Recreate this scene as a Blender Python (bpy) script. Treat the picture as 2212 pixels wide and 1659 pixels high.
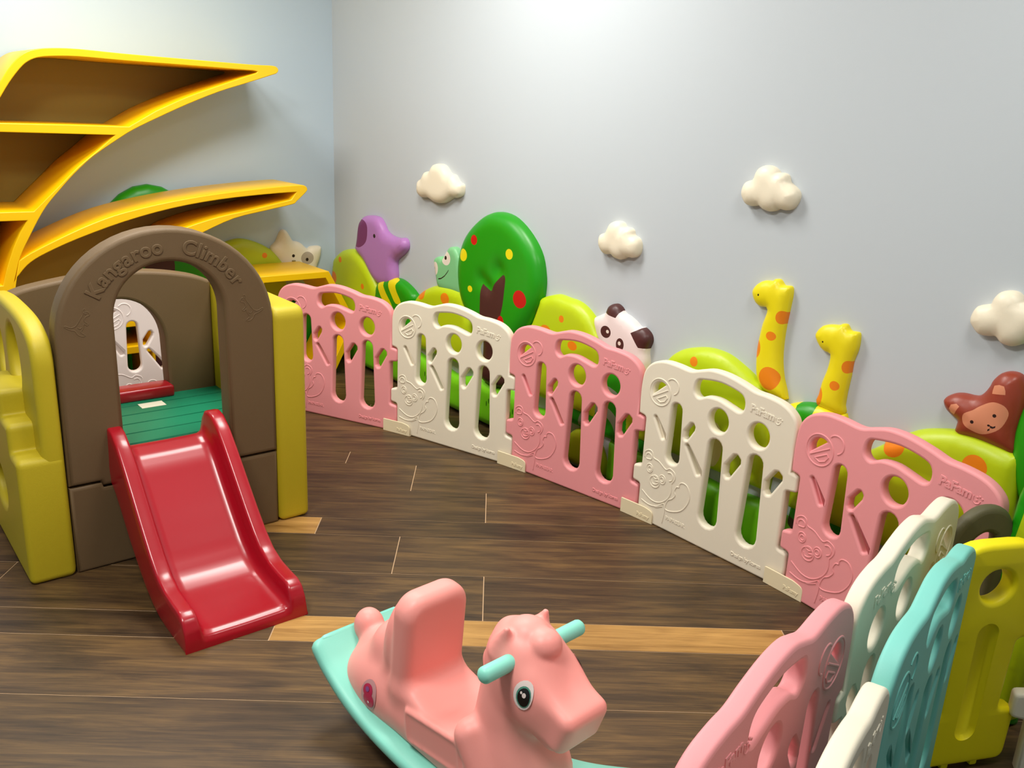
import bpy, bmesh, math, random
import numpy as np
from mathutils import Matrix, Vector
from mathutils.geometry import delaunay_2d_cdt

for _o in list(bpy.data.objects):
    bpy.data.objects.remove(_o)
SC = bpy.context.scene
COL = SC.collection
random.seed(7)

# ------------------------------------------------------------------ camera
cam_d = bpy.data.cameras.new('camera')
cam_d.sensor_width = 36.0
cam_d.lens = 1904.9 / 2212 * 36.0
cam_d.clip_start = 0.02
cam = bpy.data.objects.new('camera', cam_d)
COL.objects.link(cam)
_r = Vector((0.778763, -0.625729, 0.044617))
_d = Vector((-0.149199, -0.253831, -0.955672))
_f = Vector((0.609317, 0.737586, -0.291032))
cam.matrix_world = Matrix(((_r.x, -_d.x, -_f.x, -2.46), (_r.y, -_d.y, -_f.y, -4.66171), (_r.z, -_d.z, -_f.z, 1.42), (0, 0, 0, 1)))
SC.camera = cam

# ------------------------------------------------------------------ light
SC.view_settings.view_transform = 'Standard'
SC.view_settings.look = 'None'
SC.view_settings.gamma = 1.0
SC.view_settings.use_curve_mapping = False
SC.view_settings.exposure = 0.0
world = bpy.data.worlds.new('world')
SC.world = world
world.use_nodes = True
world.node_tree.nodes['Background'].inputs[0].default_value = (0.9, 0.95, 1.0, 1)
world.node_tree.nodes['Background'].inputs[1].default_value = 0.0

def ceiling_lamp(name, x, y, power, size=0.6, col=(1.0, 0.93, 0.82), sy=None, spread=None):
    l = bpy.data.lights.new(name, 'AREA')
    l.shape = 'RECTANGLE'
    l.size = size
    l.size_y = sy or size
    l.energy = power
    l.color = col
    if spread: l.spread = spread
    o = bpy.data.objects.new(name, l)
    COL.objects.link(o)
    o.location = (x, y, 2.62)
    return o
ceiling_lamp('panel_light', -0.92, -1.95, 37, col=(1.0, 0.97, 0.915))
ceiling_lamp('panel_light', -1.75, -0.95, 32, col=(1.0, 0.97, 0.915))
ceiling_lamp('panel_light', -2.6, -3.2, 50, col=(1.0, 0.97, 0.915))
ceiling_lamp('panel_light', -0.9, -4.2, 20, col=(1.0, 0.97, 0.915))
# ------------------------------------------------------------------ helpers
def tag(o, label=None, cat=None, group=None, kind=None):
    if label: o['label'] = label
    if cat: o['category'] = cat
    if group: o['group'] = group
    if kind: o['kind'] = kind
    return o

def link(name, me, mat=None, parent=None, loc=None, rz=0.0):
    o = bpy.data.objects.new(name, me)
    COL.objects.link(o)
    if mat is not None:
        for m in (mat if isinstance(mat, (list, tuple)) else [mat]):
            me.materials.append(m)
    if parent is not None: o.parent = parent
    if loc is not None: o.location = loc
    if rz: o.rotation_euler = (0, 0, rz)
    return o

def empty(name, loc, rz=0.0):
    o = bpy.data.objects.new(name, None)
    o.empty_display_size = 0.05
    COL.objects.link(o)
    o.location = loc
    o.rotation_euler = (0, 0, rz)
    return o

def smooth(me, angle=40):
    for p in me.polygons: p.use_smooth = True
    try:
        me.set_sharp_from_angle(angle=math.radians(angle))
    except Exception:
        pass

def from_bm(name, bm, sm=True, angle=40):
    me = bpy.data.meshes.new(name)
    bm.to_mesh(me); bm.free()
    if sm: smooth(me, angle)
    return me

def crm(pts, n=6, closed=True):
    """Catmull-Rom densify of 2D points."""
    P = [np.array(p, float) for p in pts]
    N = len(P); out = []
    rng = range(N) if closed else range(N - 1)
    for i in rng:
        if closed:
            a, b, c, d = P[(i-1) % N], P[i], P[(i+1) % N], P[(i+2) % N]
        else:
            a, b, c, d = P[max(i-1, 0)], P[i], P[i+1], P[min(i+2, N-1)]
        for k in range(n):
            t = k / n
            out.append(tuple(0.5*((2*b)+(-a+c)*t+(2*a-5*b+4*c-d)*t*t+(-a+3*b-3*c+d)*t**3)))
    if not closed: out.append(tuple(P[-1]))
    return out

def fillet(pts, r, n=5):
    """round the corners of a polygon; r scalar or list."""
    N = len(pts); out = []
    for i in range(N):
        p = np.array(pts[i][:2], float); a = np.array(pts[i-1][:2], float); b = np.array(pts[(i+1) % N][:2], float)
        ri = r[i] if isinstance(r, (list, tuple)) else r
        la, lb = np.linalg.norm(a-p), np.linalg.norm(b-p)
        if ri <= 0 or la < 1e-6 or lb < 1e-6:
            out.append(tuple(p)); continue
        ua, ub = (a-p)/la, (b-p)/lb
        ang = math.acos(max(-1, min(1, float(ua@ub))))
        if ang > math.pi-0.05:
            out.append(tuple(p)); continue
        dd = min(ri/math.tan(ang/2), la*0.48, lb*0.48)
        s, e = p+ua*dd, p+ub*dd
        for k in range(n+1):
            t = k/n
            out.append(tuple((1-t)**2*s+2*t*(1-t)*p+t*t*e))
    return out

def area2(p):
    return sum(p[i][0]*p[(i+1) % len(p)][1]-p[(i+1) % len(p)][0]*p[i][1] for i in range(len(p)))/2

def ell(cx, cy, rx, ry, n=24, rot=0.0):
    c, s = math.cos(rot), math.sin(rot)
    return [(cx+rx*math.cos(t)*c-ry*math.sin(t)*s, cy+rx*math.cos(t)*s+ry*math.sin(t)*c) for t in [2*math.pi*k/n for k in range(n)]]

def slab(name, outer, holes, thick, bevel=0.006, res=3):
    """plate in local XZ, front face at y=0, back at y=thick, rounded rims."""
    cu = bpy.data.curves.new(name, 'CURVE')
    cu.dimensions = '2D'; cu.fill_mode = 'BOTH'
    for k, lp in enumerate([outer]+list(holes)):
        lp = list(lp)
        a = area2(lp)
        if (a < 0) == (k == 0): lp.reverse()
        sp = cu.splines.new('POLY'); sp.points.add(len(lp)-1)
        for i, p in enumerate(lp): sp.points[i].co = (p[0], p[1], 0, 1)
        sp.use_cyclic_u = True
    cu.extrude = thick/2-bevel
    cu.bevel_depth = bevel
    cu.bevel_resolution = res
    cu.offset = -bevel
    ob = bpy.data.objects.new('tmp', cu); COL.objects.link(ob)
    dg = bpy.context.evaluated_depsgraph_get()
    me = bpy.data.meshes.new_from_object(ob.evaluated_get(dg))
    bpy.data.objects.remove(ob); bpy.data.curves.remove(cu)
    me.transform(Matrix(((1, 0, 0, 0), (0, 0, -1, thick/2), (0, 1, 0, 0), (0, 0, 0, 1))))
    smooth(me, 50)
    me.name = name
    return me

def tube(bm, pts, r, n=6, closed=False, caps=True):
    P = [Vector(p) for p in pts]; N = len(P); rings = []
    for i in range(N):
        a = P[(i-1) % N] if (closed or i > 0) else P[i]
        b = P[(i+1) % N] if (closed or i < N-1) else P[i]
        t = (b-a).normalized()
        up = Vector((0, 1, 0)) if abs(t.y) < 0.9 else Vector((1, 0, 0))
        u = t.cross(up).normalized(); v = t.cross(u)
        rr = r[i] if isinstance(r, (list, tuple)) else r
        rings.append([bm.verts.new(P[i]+(u*math.cos(2*math.pi*k/n)+v*math.sin(2*math.pi*k/n))*rr) for k in range(n)])
    for i in range(N if closed else N-1):
        A, B = rings[i], rings[(i+1) % N]
        for k in range(n):
            bm.faces.new((A[k], A[(k+1) % n], B[(k+1) % n], B[k]))
    if not closed and caps:
        bm.faces.new(rings[0][::-1]); bm.faces.new(rings[-1])

def lines_mesh(name, polys, r, y=0.0, flat=1.0):
    """relief lines drawn on the plane y (local XZ)."""
    bm = bmesh.new()
    for pts, closed in polys:
        tube(bm, [(p[0], y, p[1]) for p in pts], r, 8, closed)
    bmesh.ops.recalc_face_normals(bm, faces=bm.faces)
    for v in bm.verts: v.co.y = y+(v.co.y-y)*flat
    return from_bm(name, bm)

def box(name, size, bev=0.0, seg=3, loc=(0, 0, 0)):
    bm = bmesh.new()
    bmesh.ops.create_cube(bm, size=1)
    for v in bm.verts: v.co = Vector((v.co.x*size[0], v.co.y*size[1], v.co.z*size[2]))
    if bev:
        bmesh.ops.bevel(bm, geom=list(bm.edges), offset=bev, segments=seg, affect='EDGES', profile=0.5)
    for v in bm.verts: v.co += Vector(loc)
    return from_bm(name, bm, True, 35)

def text_mesh(name, s, size, depth=0.003, bev=0.0012, align='LEFT', shear=0.0, bold=0.0, spacing=1.0):
    cu = bpy.data.curves.new(name, 'FONT')
    cu.body = s; cu.size = size; cu.extrude = depth/2; cu.bevel_depth = bev; cu.bevel_resolution = 2
    cu.align_x = align; cu.shear = shear; cu.offset = bold; cu.space_character = spacing
    cu.resolution_u = 4
    ob = bpy.data.objects.new('tmp', cu); COL.objects.link(ob)
    dg = bpy.context.evaluated_depsgraph_get()
    me = bpy.data.meshes.new_from_object(ob.evaluated_get(dg))
    bpy.data.objects.remove(ob); bpy.data.curves.remove(cu)
    me.transform(Matrix(((1, 0, 0, 0), (0, 0, -1, 0), (0, 1, 0, 0), (0, 0, 0, 1))))
    me.name = name
    smooth(me, 40)
    return me

def join_meshes(name, items):
    """items: (mesh, matrix) -> one mesh keeping material indices."""
    bm = bmesh.new()
    for me, mx in items:
        n0 = len(bm.verts)
        bm.from_mesh(me)
        bm.verts.ensure_lookup_table()
        for v in bm.verts[n0:]: v.co = mx @ v.co
    return from_bm(name, bm, True, 45)

def pip(P, poly):
    """points in polygon; P (n,2)."""
    x, y = P[:, 0], P[:, 1]; ins = np.zeros(len(P), bool); q = np.array(poly)
    x1, y1 = q[:, 0], q[:, 1]; x2, y2 = np.roll(x1, -1), np.roll(y1, -1)
    for a, b, c, d in zip(x1, y1, x2, y2):
        if b == d: continue
        cond = ((b > y) != (d > y)) & (x < (c-a)*(y-b)/(d-b)+a)
        ins ^= cond
    return ins

def seg_dist(P, poly, mask=None):
    q = np.array(poly); A = q; B = np.roll(q, -1, 0)
    if mask is not None: A, B = A[mask], B[mask]
    D = np.full(len(P), 1e9)
    for a, b in zip(A, B):
        ab = b-a; L = ab@ab
        if L < 1e-14: continue
        t = np.clip(((P-a)@ab)/L, 0, 1)
        D = np.minimum(D, np.hypot(*(P-(a+t[:, None]*ab)).T))
    return D

def puff(name, outline, shapes=(), t=0.045, r=0.05, side=0.012, grid=0.018, dents=()):
    """upholstered cushion: outline in (u,z); shapes: [(poly, material_index)]; dents: (u,z,radius,depth).
    returned mesh lies in local XZ, back at y=0, bulging to -y."""
    out = np.array(outline, float)
    if area2(out) < 0: out = out[::-1]
    # resample boundary
    def resamp(p, s):
        res = []
        for a, b in zip(p, np.roll(p, -1, 0)):
            n = max(1, int(np.hypot(*(b-a))/s))
            for k in range(n): res.append(a+(b-a)*k/n)
        return np.array(res)
    ob = resamp(out, grid*0.6)
    lo, hi = ob.min(0), ob.max(0)
    nx = np.roll(ob, -1, 0)-np.roll(ob, 1, 0); nx /= np.maximum(np.hypot(*nx.T), 1e-9)[:, None]
    nrm = np.stack([-nx[:, 1], nx[:, 0]], 1)
    pts = []
    for f in (0.06, 0.2, 0.42, 0.7):
        d = f*r
        c = ob+nrm*d
        keep = pip(c, ob) & (seg_dist(c, ob) > d*0.93)
        pts.append(c[keep][::(1 if f < 0.3 else 2)])
    gx, gy = np.meshgrid(np.arange(lo[0], hi[0], grid), np.arange(lo[1], hi[1], grid))
    gx = gx + (np.arange(gx.shape[0]) % 2)[:, None]*grid*0.5
    g = np.stack([gx.ravel(), gy.ravel()], 1)
    g = g[pip(g, ob)]; g = g[seg_dist(g, ob) > r*0.85]
    pts.append(g)
    inner = np.concatenate(pts)
    loops = [ob]+[resamp(np.array(s[0], float), grid*0.5) for s in shapes]
    V = []; E = []
    for lp in loops:
        n0 = len(V); V += [tuple(p) for p in lp]
        E += [(n0+i, n0+(i+1) % len(lp)) for i in range(len(lp))]
    V += [tuple(p) for p in inner]
    vs, es, fs, *_ = delaunay_2d_cdt([Vector(v) for v in V], E, [], 0, 1e-5)
    W = np.array([(v.x, v.y) for v in vs])
    cen = np.array([W[list(f)].mean(0) for f in fs])
    keep = pip(cen, ob)
    mi = np.zeros(len(fs), int)
    for poly, m in shapes:
        mi[pip(cen, poly)] = m
    D = seg_dist(W, ob)
    q = np.clip(D/r, 0, 1)
    h = side+(t-side)*np.sqrt(np.clip(1-(1-q)**2, 0, 1))
    for (u, z, rad, dep) in dents:
        dd = np.hypot(W[:, 0]-u, W[:, 1]-z)
        h -= dep*np.exp(-(dd/rad)**2)
    me = bpy.data.meshes.new(name)
    used = sorted({i for f, k in zip(fs, keep) if k for i in f}); idx = {v: i for i, v in enumerate(used)}
    verts = [(W[i, 0], -h[i], W[i, 1]) for i in used]
    faces = []; mats = []
    for f, k, m in zip(fs, keep, mi):
        if k:
            a, b, c = W[f[0]], W[f[1]], W[f[2]]
            s = (b[0]-a[0])*(c[1]-a[1])-(b[1]-a[1])*(c[0]-a[0])
            ff = [idx[i] for i in f]
            faces.append(ff if s > 0 else ff[::-1]); mats.append(int(m))
    # side walls along boundary edges
    cnt = {}
    for f in faces:
        for i in range(len(f)):
            e = (f[i], f[(i+1) % len(f)]); cnt[e] = cnt.get(e, 0)+1
    back = {}
    em = {}
    for f, m in zip(faces, mats):
        for i in range(len(f)): em[(f[i], f[(i+1) % len(f)])] = m
    for (a, b) in list(cnt):
        if (b, a) not in cnt:
            for v in (a, b):
                if v not in back:
                    back[v] = len(verts); verts.append((verts[v][0], 0.0, verts[v][2]))
            faces.append([b, a, back[a], back[b]]); mats.append(em[(a, b)])
    me.from_pydata(verts, [], faces); me.update()
    for p, m in zip(me.polygons, mats): p.material_index = m
    smooth(me, 60)
    return me

def wall_pad(name, outline, shapes, mats, wall, off=0.0, **kw):
    """hang a cushion on wall 'R' (x=0, u=-y) or 'L' (y=0, u=x)."""
    o = np.array(outline); cu, cz = float(o[:, 0].mean()), float(o[:, 1].mean())
    mv = lambda p: [(a-cu, b-cz) for a, b in p]
    dn = [(a-cu, b-cz, c, d) for a, b, c, d in kw.pop('dents', ())]
    me = puff(name, mv(outline), [(mv(s), m) for s, m in shapes], dents=dn, **kw)
    if wall == 'R':
        return link(name, me, mats, None, (-off, -cu, cz), -math.pi/2)
    return link(name, me, mats, None, (cu, -off, cz), 0)

# -- implicit surfaces (smooth blended bodies) meshed with surface nets
def surf_net(F, org, h):
    s = F < 0
    nx, ny, nz = F.shape
    C = np.zeros((nx-1, ny-1, nz-1, 3)); N = np.zeros((nx-1, ny-1, nz-1))
    corners = [(i, j, k) for i in (0, 1) for j in (0, 1) for k in (0, 1)]
    def sl(i, j, k): return (slice(i, nx-1+i), slice(j, ny-1+j), slice(k, nz-1+k))
    for a in corners:
        for ax in range(3):
            if a[ax] == 1: continue
            b = list(a); b[ax] = 1
            fa, fb = F[sl(*a)], F[sl(*b)]
            cr = (fa < 0) != (fb < 0)
            t = np.where(cr, fa/np.where(cr, fa-fb, 1), 0)
            for d in range(3):
                C[..., d] += np.where(cr, a[d]+(t if d == ax else 0), 0)
            N += cr
    act = N > 0
    ids = -np.ones(act.shape, int); ids[act] = np.arange(act.sum())
    I = np.argwhere(act)
    V = (I+C[act]/N[act][:, None])*h+np.array(org)
    quads = []
    for ax in range(3):
        o1, o2 = [(1, 2), (2, 0), (0, 1)][ax]
        sa = [slice(1, -1)]*3; sa[ax] = slice(0, F.shape[ax]-1)
        sb = [slice(1, -1)]*3; sb[ax] = slice(1, F.shape[ax])
        A, B = s[tuple(sa)], s[tuple(sb)]
        for flip, m in ((False, A & ~B), (True, ~A & B)):
            J = np.argwhere(m)
            if len(J) == 0: continue
            J = J+1; J[:, ax] -= 1
            def g(d1, d2):
                K = J.copy(); K[:, o1] -= d1; K[:, o2] -= d2
                return ids[K[:, 0], K[:, 1], K[:, 2]]
            q = np.stack([g(1, 1), g(0, 1), g(0, 0), g(1, 0)], 1)
            quads.append(q[:, ::-1] if flip else q)
    return V, np.concatenate(quads)

def sdf_mesh(name, fn, lo, hi, h, relax=2):
    n = [int((b-a)/h)+2 for a, b in zip(lo, hi)]
    X, Y, Z = np.meshgrid(*[a+np.arange(k)*h for a, k in zip(lo, n)], indexing='ij')
    F = fn(X, Y, Z)
    V, Q = surf_net(F, lo, h)
    me = bpy.data.meshes.new(name)
    me.from_pydata(V.tolist(), [], Q.tolist()); me.update()
    bm = bmesh.new(); bm.from_mesh(me)
    for _ in range(relax):
        bmesh.ops.smooth_vert(bm, verts=bm.verts, factor=0.5, use_axis_x=True, use_axis_y=True, use_axis_z=True)
    bm.to_mesh(me); bm.free()
    for p in me.polygons: p.use_smooth = True
    return me

def smin(a, b, k):
    h = np.clip(0.5+0.5*(b-a)/k, 0, 1)
    return b*(1-h)+a*h-k*h*(1-h)
def smax(a, b, k): return -smin(-a, -b, k)
def rotp(X, Z, c, ang):
    co, si = math.cos(ang), math.sin(ang)
    return (X-c[0])*co+(Z-c[1])*si, -(X-c[0])*si+(Z-c[1])*co
def s_ell(X, Y, Z, c, r, ang=0.0):
    x, z = rotp(X, Z, (c[0], c[2]), ang); y = Y-c[1]
    k0 = np.sqrt((x/r[0])**2+(y/r[1])**2+(z/r[2])**2); k1 = np.sqrt((x/r[0]**2)**2+(y/r[1]**2)**2+(z/r[2]**2)**2)
    return k0*(k0-1)/np.maximum(k1, 1e-9)
def s_box(X, Y, Z, c, hh, r, ang=0.0):
    x, z = rotp(X, Z, (c[0], c[2]), ang); y = Y-c[1]
    qx, qy, qz = np.abs(x)-hh[0]+r, np.abs(y)-hh[1]+r, np.abs(z)-hh[2]+r
    return np.sqrt(np.maximum(qx, 0)**2+np.maximum(qy, 0)**2+np.maximum(qz, 0)**2)+np.minimum(np.maximum(qx, np.maximum(qy, qz)), 0)-r
def s_cap(X, Y, Z, a, b, ra, rb, sy=1.0):
    a = np.array(a); b = np.array(b); ab = b-a; L = ab@ab
    t = np.clip(((X-a[0])*ab[0]+(Y-a[1])*ab[1]*1.0+(Z-a[2])*ab[2])/L, 0, 1)
    return np.sqrt((X-a[0]-t*ab[0])**2+((Y-a[1]-t*ab[1])*sy)**2+(Z-a[2]-t*ab[2])**2)-(ra+(rb-ra)*t)

# ------------------------------------------------------------------ materials
def lin(c):
    return tuple((x/12.92 if x <= 0.04045 else ((x+0.055)/1.055)**2.4) for x in c)
def rgb(r, g, b): return lin((r/255, g/255, b/255))
def plastic(name, c, rough=0.42, spec=0.5, bump=0.0, bscale=300, coat=0.0, var=0.0):
    m = bpy.data.materials.new(name); m.use_nodes = True
    nt = m.node_tree; bs = nt.nodes['Principled BSDF']
    bs.inputs['Base Color'].default_value = (*c, 1)
    bs.inputs['Roughness'].default_value = rough
    bs.inputs['Specular IOR Level'].default_value = spec
    if coat: bs.inputs['Coat Weight'].default_value = coat; bs.inputs['Coat Roughness'].default_value = 0.15
    tc = nt.nodes.new('ShaderNodeTexCoord')
    if var:
        n = nt.nodes.new('ShaderNodeTexNoise'); n.inputs['Scale'].default_value = 9; n.inputs['Detail'].default_value = 3
        nt.links.new(tc.outputs['Object'], n.inputs['Vector'])
        mx = nt.nodes.new('ShaderNodeMix'); mx.data_type = 'RGBA'
        mx.inputs['A'].default_value = (*[x*(1-var) for x in c], 1); mx.inputs['B'].default_value = (*[min(1, x*(1+var)) for x in c], 1)
        nt.links.new(n.outputs['Fac'], mx.inputs['Factor']); nt.links.new(mx.outputs['Result'], bs.inputs['Base Color'])
    if bump:
        n = nt.nodes.new('ShaderNodeTexNoise'); n.inputs['Scale'].default_value = bscale; n.inputs['Detail'].default_value = 2
        b = nt.nodes.new('ShaderNodeBump'); b.inputs['Strength'].default_value = bump; b.inputs['Distance'].default_value = 0.002
        nt.links.new(tc.outputs['Object'], n.inputs['Vector']); nt.links.new(n.outputs['Fac'], b.inputs['Height']); nt.links.new(b.outputs['Normal'], bs.inputs['Normal'])
    return m
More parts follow.
